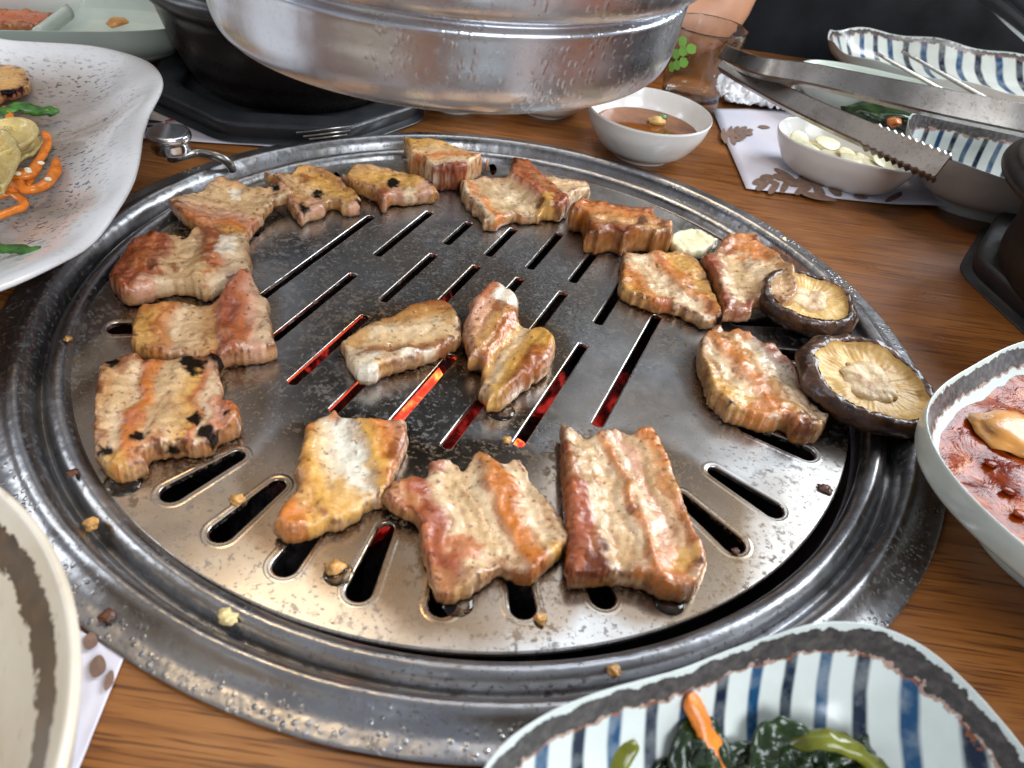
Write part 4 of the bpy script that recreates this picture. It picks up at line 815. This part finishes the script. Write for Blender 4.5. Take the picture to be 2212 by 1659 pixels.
slab('tan mushroom slice with a dark purple edge on the wavy plate', [(-60, 150), (0, 140), (30, 140), (55, 152), (66, 175), (64, 198), (45, 212), (20, 216), (0, 224), (-60, 260)], 7, ((0, 150), (10, 235)), [(0, 'gold'), (.4, 'fat'), (.6, 'tan'), (1, 'gold')], [(10, 178, 12, 'brown')], z0=22.5, seed=40, name='mushroom_slice', group=None, cat='mushroom', edge='dark', edge_w=.9, rough=.4, sub=1.6)
for i, (x, y) in enumerate([(60, 366), (145 * .42, 370), (38, 375), (104, 387), (88, 352)]):
    lump('sesame_seed', ['sesame seed on the onion beside the bent carrot', 'sesame seed on the crossing carrot strip', 'sesame seed left end of the crossing carrot strip', 'sesame seed just below the carrot loop tip', 'sesame seed on the upper end of the crossing carrot'][i], 'sesame seed', un(x, y, zv + .008), (.0017, .0012, .0009), 'sesame', i, 'sesame seeds on the wavy plate', 2, .1)

# small white bowls at the back
def small_bowl(label, c, r, h, liquid=None):
    t = thing('sauce_bowl', label, 'bowl', group='white sauce bowls')
    dish('bowl', c, r, r, 0, [(.02, .004, 0), (.45, .0045, .35), (.7, .010, .55), (.88, h * .62, .75), (.97, h * .92, .92), (.995, h, .98), (1.0, h - .0005, 1.0), (1.0, h - .002, 1.05), (.93, h * .62, 1.2), (.74, h * .25, 1.4), (.52, .002, 1.6), (.48, 0, 1.7), (.4, 0, 1.75)], M['white'], t, 2.0, n=96)
    return t
SB = (.0785, .2030, 0)
small_bowl('white bowl of brown dipping sauce between hood and glass', SB, .0385, .029)
V, F = revolve([(.0332, .0172), (.02, .0170), (.001, .0170)], SB, 64, cap1=True); tag(recalc(mesh_obj('dipping_sauce', V, F, M['soy'])), 'brown dipping sauce in the white bowl', 'sauce')
lump('sauce_garnish', 'small grey mushroom bit floating in the dipping sauce', 'garnish', un(1418, 262, .018), (.0055, .0045, .003), 'gill', 4, amp=.4)
lump('sauce_garnish', 'green scallion ring floating in the dipping sauce', 'garnish', un(1430, 253, .018), (.0035, .0025, .0015), 'scallion', 6, amp=.3)
p = un(1172, 268, 0); small_bowl('white bowl mostly hidden behind the hood, left of the sauce bowl', (p[0], p[1] + .026, 0), .036, .027)
p = un(970, 256, 0); small_bowl('white bowl just peeping below the hood, leftmost of three', (p[0], p[1] + .022, 0), .030, .025)

# garlic dish
gd = thing('garlic_dish', 'white oval dish of sliced garlic under the tongs', 'dish')
GC = (.2050, .2070, 0)
dish('bowl', GC, .0445, .0300, math.radians(-24), [(.02, .005, 0), (.5, .006, .35), (.78, .013, .6), (.93, .0215, .85), (.985, .0252, .96), (1.0, .0250, 1.0), (1.0, .0235, 1.05), (.94, .0165, 1.2), (.78, .006, 1.45), (.58, .001, 1.65), (.52, 0, 1.7)], M['white'], gd, 2.3, n=96)
V, F = loft([np.c_[GC[0] + .0365 * s * np.cos(aa) * math.cos(-.419) - .0245 * s * np.sin(aa) * math.sin(-.419), GC[1] + .0365 * s * np.cos(aa) * math.sin(-.419) + .0245 * s * np.sin(aa) * math.cos(-.419), np.full(180, .0135)] for s in (1, .5, .02)], False, True)
tag(recalc(mesh_obj('garlic_oil', V, F, M['onion'])), 'yellowish oil in the garlic dish', 'oil')
GL = ['upright garlic slice at the left end of the oval dish', 'bright garlic slice second from the left end of the oval dish', 'bright garlic slice in the left half of the oval dish', 'garlic slice at the middle of the oval dish, left one', 'garlic slice at the middle of the oval dish, right one', 'garlic slice just left of the tongs over the oval dish', 'garlic slice half covered by the tongs', 'garlic slice near the front lip of the oval dish', 'garlic slice in the right half of the oval dish', 'garlic slice at the right end of the oval dish']
for i, (u_, v_, rz, rx) in enumerate([(-.80, .1, .3, .9), (-.55, -.25, 1.0, .25), (-.35, .3, .2, .3), (-.15, -.35, -.5, .2), (.05, .1, .8, .3), (.2, -.4, .2, .25), (.35, .25, 1.2, .3), (.5, -.25, -.2, .2), (.65, .15, .6, .3), (.8, -.15, -.6, .35)]):
    o = lump('garlic_slice', GL[i], 'garlic', (0, 0, 0), (.0092, .0066, .0008), 'garlic', i, 'garlic slices in the oval dish', 3, .16, .8)
    x, y = .036 * u_, .024 * v_; o.location = (GC[0] + x * math.cos(-.419) - y * math.sin(-.419), GC[1] + x * math.sin(-.419) + y * math.cos(-.419), .0165 + .0012 * (i % 3)); o.rotation_euler = (rx, rx * .4, rz)

# drinking glass
gl = un(1489, 244, 0); G0 = (gl[0], gl[1] + .014, 0)
glass = thing('drinking_glass', 'small clear drinking glass with a green print beside the hood', 'glass')
V, F = revolve(catmull([(.0005, .0), (.0195, .0), (.0208, .0015), (.0232, .022), (.0262, .045), (.0276, .0560), (.0271, .0566), (.0265, .0560), (.0250, .045), (.0218, .022), (.0195, .009), (.0005, .0075)], 6), G0, 96)
cup = recalc(mesh_obj('cup', V, F, M['glass'], glass))
for i in range(7):
    a0 = -2.55 + .16 * (i % 3) + .04 * i; z0_ = .030 + .0040 * i * .8; V, F = [], []
    r0 = .0236 + (z0_ - .022) * .128 + .0004
    for t_ in np.linspace(0, 2 * np.pi, 10, endpoint=False): V.append((G0[0] + r0 * math.cos(a0 + .14 * math.cos(t_)), G0[1] + r0 * math.sin(a0 + .14 * math.cos(t_)), z0_ + .0036 * math.sin(t_ + .4 * math.sin(3 * t_ + i))))
    mesh_obj('leaf_print', V, [tuple(range(10))], M['leaf_print'], cup)

# ------------------------------------------------------------------ black pots on trays
def tray(parent, c, rx, ry, rot, h=.012, inner=.8):
    n = 8; pts = []
    for i in range(n):
        a = rot + (i + .5) * 2 * math.pi / n; pts.append((rx * math.cos(a), ry * math.sin(a)))
    O8 = []
    for i in range(n):
        p0, p1, p2 = np.array(pts[i - 1]), np.array(pts[i]), np.array(pts[(i + 1) % n])
        for t_ in np.linspace(0, 1, 6):
            a, b = p1 + (p0 - p1) * .16, p1 + (p2 - p1) * .16
            O8.append((1 - t_) ** 2 * a + 2 * t_ * (1 - t_) * p1 + t_ ** 2 * b)
    O8 = np.array(O8); rings = []
    for s, z in catmull([(.02, h * .45), (inner - .03, h * .45), (inner, h * .6), (inner + .03, h), (.95, h), (.99, h * .92), (1.0, h * .7), (.985, h * .2), (.97, 0), (.02, 0)], 4): rings.append(np.c_[c[0] + O8[:, 0] * s, c[1] + O8[:, 1] * s, np.full(len(O8), c[2] + z)])
    V, F = loft(rings, True, True); return recalc(mesh_obj('tray', V, F, M['tray'], parent, True, None, 40))
p1 = thing('stone_pot', 'black earthenware pot behind the hood on a black tray at the back left', 'pot', group='black stone pots')
PC = (-.151, .226, .006)
V, F = revolve(catmull([(.0, .0), (.052, .0), (.062, .004), (.068, .014), (.0745, .030), (.0790, .044), (.0805, .050), (.0840, .0525), (.0865, .0560), (.0860, .0600), (.0825, .0640), (.0815, .070), (.0830, .082), (.0838, .088), (.081, .090), (.078, .086), (.076, .06), (.06, .012), (.0, .010)], 5), PC, 128)
recalc(mesh_obj('pot_body', V, F, M['pot'], p1))
t1 = thing('pot_tray', 'black ribbed tray under the back left pot', 'tray', group='black pot trays')
ty = tray(t1, (-.151, .212, .0015), .088, .083, .26, .0105, .76)
for i in range(3):
    q = [un(*p_, .0132) for p_ in ([(640, 287), (762, 272)], [(655, 295), (756, 282)], [(668, 301), (750, 291)])[i]]
    V, F = sweep(q, .0005, 6); recalc(mesh_obj('grip_rib', V, F, M['tongs'], ty))
p2 = thing('stone_pot', 'dark brown earthenware pot at the right edge on a black tray', 'pot', group='black stone pots')
PR = (.3310, .0820, .006)
V, F = revolve(catmull([(.0, .0), (.060, .0), (.068, .004), (.071, .014), (.0705, .024), (.0715, .034), (.0765, .043), (.0850, .0485), (.0900, .0520), (.0905, .0555), (.0870, .0590), (.080, .0620), (.04, .0680), (.001, .0690)], 5), PR, 128, cap1=True)
recalc(mesh_obj('pot_body', V, F, M['pot_matte'], p2))
t2 = thing('pot_tray', 'black tray under the pot at the right edge', 'tray', group='black pot trays')
tray(t2, (.3530, .0930, .0), .100, .098, .25, .013, .76)

# ------------------------------------------------------------------ paper mats and napkin
def paper(label, px, z=.0012, curl=None, n=26):
    """four view pixels of the sheet's corners, laid on the table"""
    c = [un(*p_, z) for p_ in px]; V, F = [], []
    for i in range(n + 1):
        for j in range(n + 1):
            u_, v_ = i / n, j / n
            P_ = (1 - u_) * (1 - v_) * c[0] + u_ * (1 - v_) * c[1] + u_ * v_ * c[2] + (1 - u_) * v_ * c[3]
            zz = z + (curl(u_, v_) if curl else 0) + .0003 * mnoise.noise((u_ * 5, v_ * 5, z * 900))
            V.append((P_[0], P_[1], zz))
    for i in range(n):
        for j in range(n):
            a = i * (n + 1) + j; F.append((a, a + 1, a + n + 2, a + n + 1))
    o = mesh_obj('paper_mat', V, F, M['paper']); md = o.modifiers.new('thick', 'SOLIDIFY'); md.thickness = .00018; md.offset = 0
    return tag(o, label, 'paper mat', 'printed paper table mats')
BPN = [0]
def blob_print(parent, x, y, rx, ry, rot, m='print_brown', z=.00185):
    BPN[0] += 1; z += 6e-6 * BPN[0]
    a = np.linspace(0, 2 * np.pi, 18, endpoint=False); q = np.c_[rx * np.cos(a), ry * np.sin(a)]
    q[:, 1] *= 1 - .35 * (np.cos(a) > 0) * np.cos(a)
    V = [un(x + u_ * math.cos(rot) - v_ * math.sin(rot), y + u_ * math.sin(rot) + v_ * math.cos(rot), z) for u_, v_ in q]
    o = mesh_obj('flower_print', V, [tuple(range(18))], M[m], parent, False)
    if o.data.polygons[0].normal.z < 0: o.data.flip_normals()
    return o
pm = paper('printed paper mat with brown flowers under the garlic dish', [(1538, 235), (1612, 407), (2085, 458), (2020, 236)], .0014, lambda u_, v_: .0075 * max(0, v_ - .55) ** 1.5 * u_ * 2.0 * max(0, math.sin(v_ * 9.5)))
for cx, cy, r in [(1672, 394, 1.0), (1768, 397, 1.35), (1585, 292, .75), (1600, 285, .6)]:
    for k_ in range(7):
        a = k_ * 2 * math.pi / 7 + cx; blob_print(pm, cx + 31 * r * math.cos(a), cy + 12 * r * math.sin(a), 17 * r, 7.5 * r, a * .3)
    blob_print(pm, cx, cy, 12 * r, 5 * r, .2)
for x, y, a_r, b_r, ro in [(1697, 377, 28, 6, .5), (1651, 274, 13, 4, .1), (1770, 425, 40, 7, .2), (1935, 424, 26, 6, -.45), (1990, 428, 40, 4, .25), (1860, 425, 16, 5, .2)]: blob_print(pm, x, y, a_r, b_r, ro)
pl = paper('printed paper mat under the back left pot tray', [(230, 190), (270, 296), (660, 321), (640, 215)], .0010)
for x, y, a_r, b_r, ro, mm in [(330, 262, 22, 3, .05, 'print_black'), (325, 272, 20, 2.4, .05, 'print_black'), (328, 281, 16, 2.4, .05, 'print_black'), (425, 273, 28, 3, .12, 'print_black'), (440, 281, 24, 2.2, .12, 'print_black'), (478, 289, 12, 2.4, .1, 'print_black'), (392, 262, 10, 2, .9, 'print_red'), (372, 258, 16, 2, -.2, 'print_red'), (360, 266, 6, 2, 1.2, 'print_red')]: blob_print(pl, x, y, a_r, b_r, ro, mm, .0019)
pb = paper('torn paper mat corner beside the brown rimmed bowl', [(120, 1330), (268, 1420), (168, 1665), (40, 1700)], .0008)
for x, y, a_r, b_r in [(212, 1440, 18, 26), (196, 1385, 16, 20), (236, 1470, 10, 24)]: blob_print(pb, x, y, a_r, b_r, .3, 'print_brown', .0016)
# crumpled napkin
bm = bmesh.new(); bmesh.ops.create_grid(bm, x_segments=60, y_segments=60, size=1)
np_c = un(1650, 235, 0)
for v in bm.verts:
    h = abs(mnoise.fractal((v.co.x * 2.0, v.co.y * 2.2, 3), 1, 2, 5)); v.co = Vector((np_c[0] + .002 + v.co.x * .034, np_c[1] + .012 + v.co.y * .020, .0035 + .016 * h))
me = bpy.data.meshes.new('napkin'); bm.to_mesh(me); bm.free(); me.materials.append(M['napkin']); nap = bpy.data.objects.new('napkin', me); COL.objects.link(nap)
md = nap.modifiers.new('thick', 'SOLIDIFY'); md.thickness = .0004
me.polygons.foreach_set('use_smooth', [True] * len(me.polygons)); tag(nap, 'crumpled white napkin between the glass and the tongs', 'napkin')

# ------------------------------------------------------------------ dishes at the back right
d3 = thing('striped_dish', 'blue striped dish behind the tongs tip at the right edge', 'dish')
dish('bowl', (.3050, .2080, .0), .062, .049, math.radians(-4), DP, M['stripe_right'], d3, 3.2, .002, 4, math.pi)
d4 = thing('striped_plate', 'long blue striped plate with chopsticks at the back right', 'plate')
q = un(2080, 190, .012); dish('body', (q[0], q[1], .0), .118, .062, math.radians(-8), [(.02, .006, 0), (.6, .007, .4), (.82, .013, .66), (.95, .025, .88), (1.0, .031, 1.0), (1.0, .0295, 1.04), (.93, .019, 1.2), (.7, .006, 1.5), (.6, 0, 1.7)], M['stripe_far'], d4, 2.6, .0016, 11, 0.0)
d5 = thing('celadon_dish', 'pale green dish of greens between the tongs and the striped dish', 'dish')
q = un(1905, 235, .02); dish('bowl', (q[0] + .012, q[1] + .022, .0), .070, .040, math.radians(-18), [(.02, .008, 0), (.6, .009, .4), (.84, .016, .66), (.96, .026, .9), (1.0, .0285, 1.0), (1.0, .027, 1.04), (.93, .018, 1.2), (.7, .006, 1.5), (.6, 0, 1.7)], M['celadon'], d5, 2.8)
lump('side_dish_greens', 'dark seasoned greens in the pale green dish', 'greens', un(1912, 252, .022), (.030, .014, .006), 'green_dark', 8, amp=.5, sc=2.2)
lump('carrot_bit', 'orange carrot bit in the pale green dish', 'carrot', un(1932, 264, .027), (.005, .004, .003), 'carrot', 9, amp=.3)
for i, (a, b) in enumerate([((1893, 115), (2090, 225)), ((1948, 110), (2160, 230))]):
    A, B = un(*a, .048), un(*b, .026); P_ = np.linspace(A, B, 12)
    V, F = sweep(P_, np.linspace(.0016, .0028, 12), 10, .7); tag(recalc(mesh_obj('chopstick', V, F, M['tongs'])), ['steel chopstick resting on the far striped plate, left one', 'steel chopstick resting on the far striped plate, right one'][i], 'chopstick', 'steel chopsticks')

# tongs: one bent strip, two arms
tg = thing('tongs', 'steel grill tongs with serrated tip lying over the garlic dish', 'tongs')
def arm(name, pts, w_, lip, teeth=0.0, up=(0, 0, 1)):
    """channel section: flat web with two folded lips, swept along pts (3-D); w_ half widths"""
    P = catmull(pts, 10); m = len(P); wv = np.interp(np.linspace(0, 1, m), np.linspace(0, 1, len(w_)), w_)
    T = np.gradient(P, axis=0); T /= np.linalg.norm(T, axis=1)[:, None]; rings = []
    for i in range(m):
        s = np.cross(T[i], up); s /= np.linalg.norm(s); u_ = np.cross(s, T[i])
        tt = i / (m - 1); tz = teeth * ((i % 2) * .0016) if tt > .62 else 0; W_ = wv[i] + (tz * .7); th = .0011
        sec = [(-W_, -lip - tz), (-W_, -.001), (-W_ + .001, 0), (W_ - .001, 0), (W_, -.001), (W_, -lip - tz), (W_ - th, -lip - tz), (W_ - th, -th - .001), (-W_ + th, -th - .001), (-W_ + th, -lip - tz)]
        rings.append(np.array([P[i] + a * s + b * u_ for a, b in sec]))
    V, F = loft(rings, True, True); return recalc(mesh_obj(name, V, F, M['tongs'], tg, True, None, 30))
A0 = un(1560, 132, .043)
arm('lower_arm', [A0, un(1620, 166, .041), un(1700, 208, .042), un(1800, 255, .042), un(1890, 294, .042), un(1965, 327, .042), un(2037, 358, .042)], [.0050, .0058, .0062, .0066, .0070, .0072], .0065, 1.0, up=(-.72, -.36, .60))
arm('upper_arm', [A0 + (0, .010, .004), un(1640, 140, .054), un(1750, 158, .058), un(1900, 190, .060), un(2050, 222, .060), un(2230, 258, .058), un(2330, 285, .050)], [.0050, .0060, .0066, .0076, .0084, .0084], .0070, 0.0, up=(-.42, -.74, .55))

# ------------------------------------------------------------------ dishes at the back left
d6 = thing('kimchi_dish', 'pale divided dish stained with red kimchi behind the wavy plate', 'dish')
q = un(90, 50, .02); KC = (q[0], q[1], 0)
dish('bowl', KC, .100, .062, math.radians(24), [(.02, .006, 0), (.6, .007, .4), (.82, .012, .62), (.94, .026, .86), (1.0, .034, 1.0), (1.0, .0325, 1.04), (.93, .02, 1.2), (.7, .006, 1.5), (.6, 0, 1.7)], M['celadon'], d6, 3.4)
A, B = un(165, 62, .028), un(318, -12, .028); V, F = sweep(np.linspace(un(80, 78, .024), un(150, 25, .030), 8), .0030, 10, 1.6); recalc(mesh_obj('divider', V, F, M['celadon'], d6))
slab('orange red kimchi heaped in the divided dish', [(-40, 20), (0, 18), (60, 22), (110, 30), (128, 38), (105, 58), (75, 68), (30, 68), (-40, 66)], 7, ((0, 10), (10, 75)), [(0, 'orange'), (.3, 'gold', 1), (.55, 'rust'), (.8, 'red', .6), (1, 'rust')], z0=20, seed=50, name='kimchi', group=None, cat='kimchi', sub=1.6)
p = un(232, 46, .030); lump('kimchi_stain', 'orange sauce smear inside the pale divided dish', 'sauce', un(252, 48, .0165), (.006, .009, .002), 'tofu', 5)
q = un(40, -20, .02); small_bowl('white bowl at the top left corner of the photo', (q[0], q[1], 0), .048, .032)
t3 = thing('pot_tray', 'black tray at the very top left behind the divided dish', 'tray', group='black pot trays')
q = un(235, -30, 0); tray(t3, (q[0], q[1], 0), .060, .055, .1, .012, .7)

# ------------------------------------------------------------------ person in black across the table
k = NT('metal_tube'); k.set(Base_Color=(.75, .76, .78), Metallic=1.0, Roughness=.2, Normal=k.bump(k.noise(200), .05, .001)); M['tube'] = k.m
def skinned(name, verts, edges, m, parent, sub=2):
    me = bpy.data.meshes.new(name); me.from_pydata([v[:3] for v in verts], edges, [])
    o = bpy.data.objects.new(name, me); COL.objects.link(o)
    md = o.modifiers.new('skin', 'SKIN'); md.use_smooth_shade = True
    for i, v in enumerate(verts):
        r = v[3] if isinstance(v[3], tuple) else (v[3], v[3]); me.skin_vertices[0].data[i].radius = r
    me.skin_vertices[0].data[0].use_root = True
    ss = o.modifiers.new('sub', 'SUBSURF'); ss.levels = ss.render_levels = sub
    me.materials.append(m)
    dg = bpy.context.evaluated_depsgraph_get(); dg.update()
    me2 = bpy.data.meshes.new_from_object(o.evaluated_get(dg)); o.modifiers.clear(); o.data = me2
    me2.polygons.foreach_set('use_smooth', [True] * len(me2.polygons))
    if parent: o.parent = parent
    return o
ps = thing('person', 'person in a black top resting an arm on the far table side', 'person')
e2 = np.array([.138, .402, .034]); sh = np.array([.175, .60, .34]); wr = np.array([-.065, .385, .030])
vb = [tuple(e2 + .24 * (sh - e2)) + (.034,), tuple(e2) + (.031,), tuple(e2 * .6 + wr * .4) + (.031,), tuple(wr) + (.023,), (wr[0] - .05, wr[1] - .01, .026, (.034, .018)), (wr[0] - .085, wr[1] - .012, .024, (.034, .014))]
ed = [(i, i + 1) for i in range(5)]
for f, (dx, dy, L) in enumerate([(-.07, .030, .9), (-.085, .012, 1.0), (-.083, -.008, 1.0), (-.065, -.026, .85)]):
    b = len(vb); s = np.array([wr[0] - .085, wr[1] - .012 + dy * .75, .024])
    for q_ in (.4, .75, 1.0): vb.append((s[0] + dx * L * q_, s[1] + dy * .3 * q_, .026 - .012 * q_ * q_, .0088 - .0015 * q_))
    ed += [(5, b), (b, b + 1), (b + 1, b + 2)]
b = len(vb); vb += [(wr[0] - .045, wr[1] - .048, .022, .0105), (wr[0] - .075, wr[1] - .066, .016, .0095), (wr[0] - .095, wr[1] - .070, .014, .0085)]; ed += [(4, b), (b, b + 1), (b + 1, b + 2)]
skinned('body', vb, ed, M['skin'], ps)
n_ = 72; a = np.linspace(0, 2 * np.pi, n_, endpoint=False); rings = []
for z, rx, ry, cy in catmull([(-.25, .21, .12, .62), (-.05, .225, .125, .62), (.10, .235, .13, .625), (.22, .24, .13, .63), (.32, .225, .12, .64), (.39, .16, .09, .645), (.43, .07, .07, .65), (.46, .06, .06, .65)], 6):
    R_ = np.c_[.405 + rx * np.cos(a), cy + ry * np.sin(a), np.full(n_, z)]; R_ += (nz(R_ * np.array([1, 1, .5]), 14, 3, 4) * .010)[:, None] * np.c_[np.cos(a), np.sin(a), 0 * a]; rings.append(R_)
V, F = loft(rings, True, True); recalc(mesh_obj('shirt', V, F, M['cloth'], ps))
for path, rad_ in [([sh + (.06, .02, .02), sh, sh * .6 + e2 * .4, e2 + .15 * (sh - e2)], [.085, .075, .058, .048]), ([(.60, .64, .34), (.66, .60, .24), (.66, .55, .12), (.60, .50, .05)], [.085, .075, .062, .050])]:
    P_ = catmull(path, 8); V, F = sweep(P_, np.interp(np.linspace(0, 1, len(P_)), np.linspace(0, 1, 4), rad_), 32); V = V + nz(V, 30, 3, 2)[:, None] * .004
    recalc(mesh_obj('sleeve', V, F, M['cloth'], ps))
bk = thing('bench_back', 'black bench backrest behind the person in black', 'bench')
V, F = loft([np.array([(x, y, z) for x, z in ((-1.2, -.3), (1.4, -.3), (1.4, .55), (-1.2, .55))]) for y in (.98, 1.04)], True, True)
recalc(mesh_obj('backrest', V, F, M['cloth'], bk, False))
ct = thing('metal_chair_rail', 'pale metal rails slanting down in the top right corner', 'chair rail')
for i, (a, b, r) in enumerate([((2120, -15), (2240, 90), .0052), ((2172, -25), (2250, 48), .0045)]):
    V, F = sweep(np.linspace(un(*a, .075), un(*b, .065), 10), r, 14); recalc(mesh_obj('rail', V, F, M['tube'], ct))
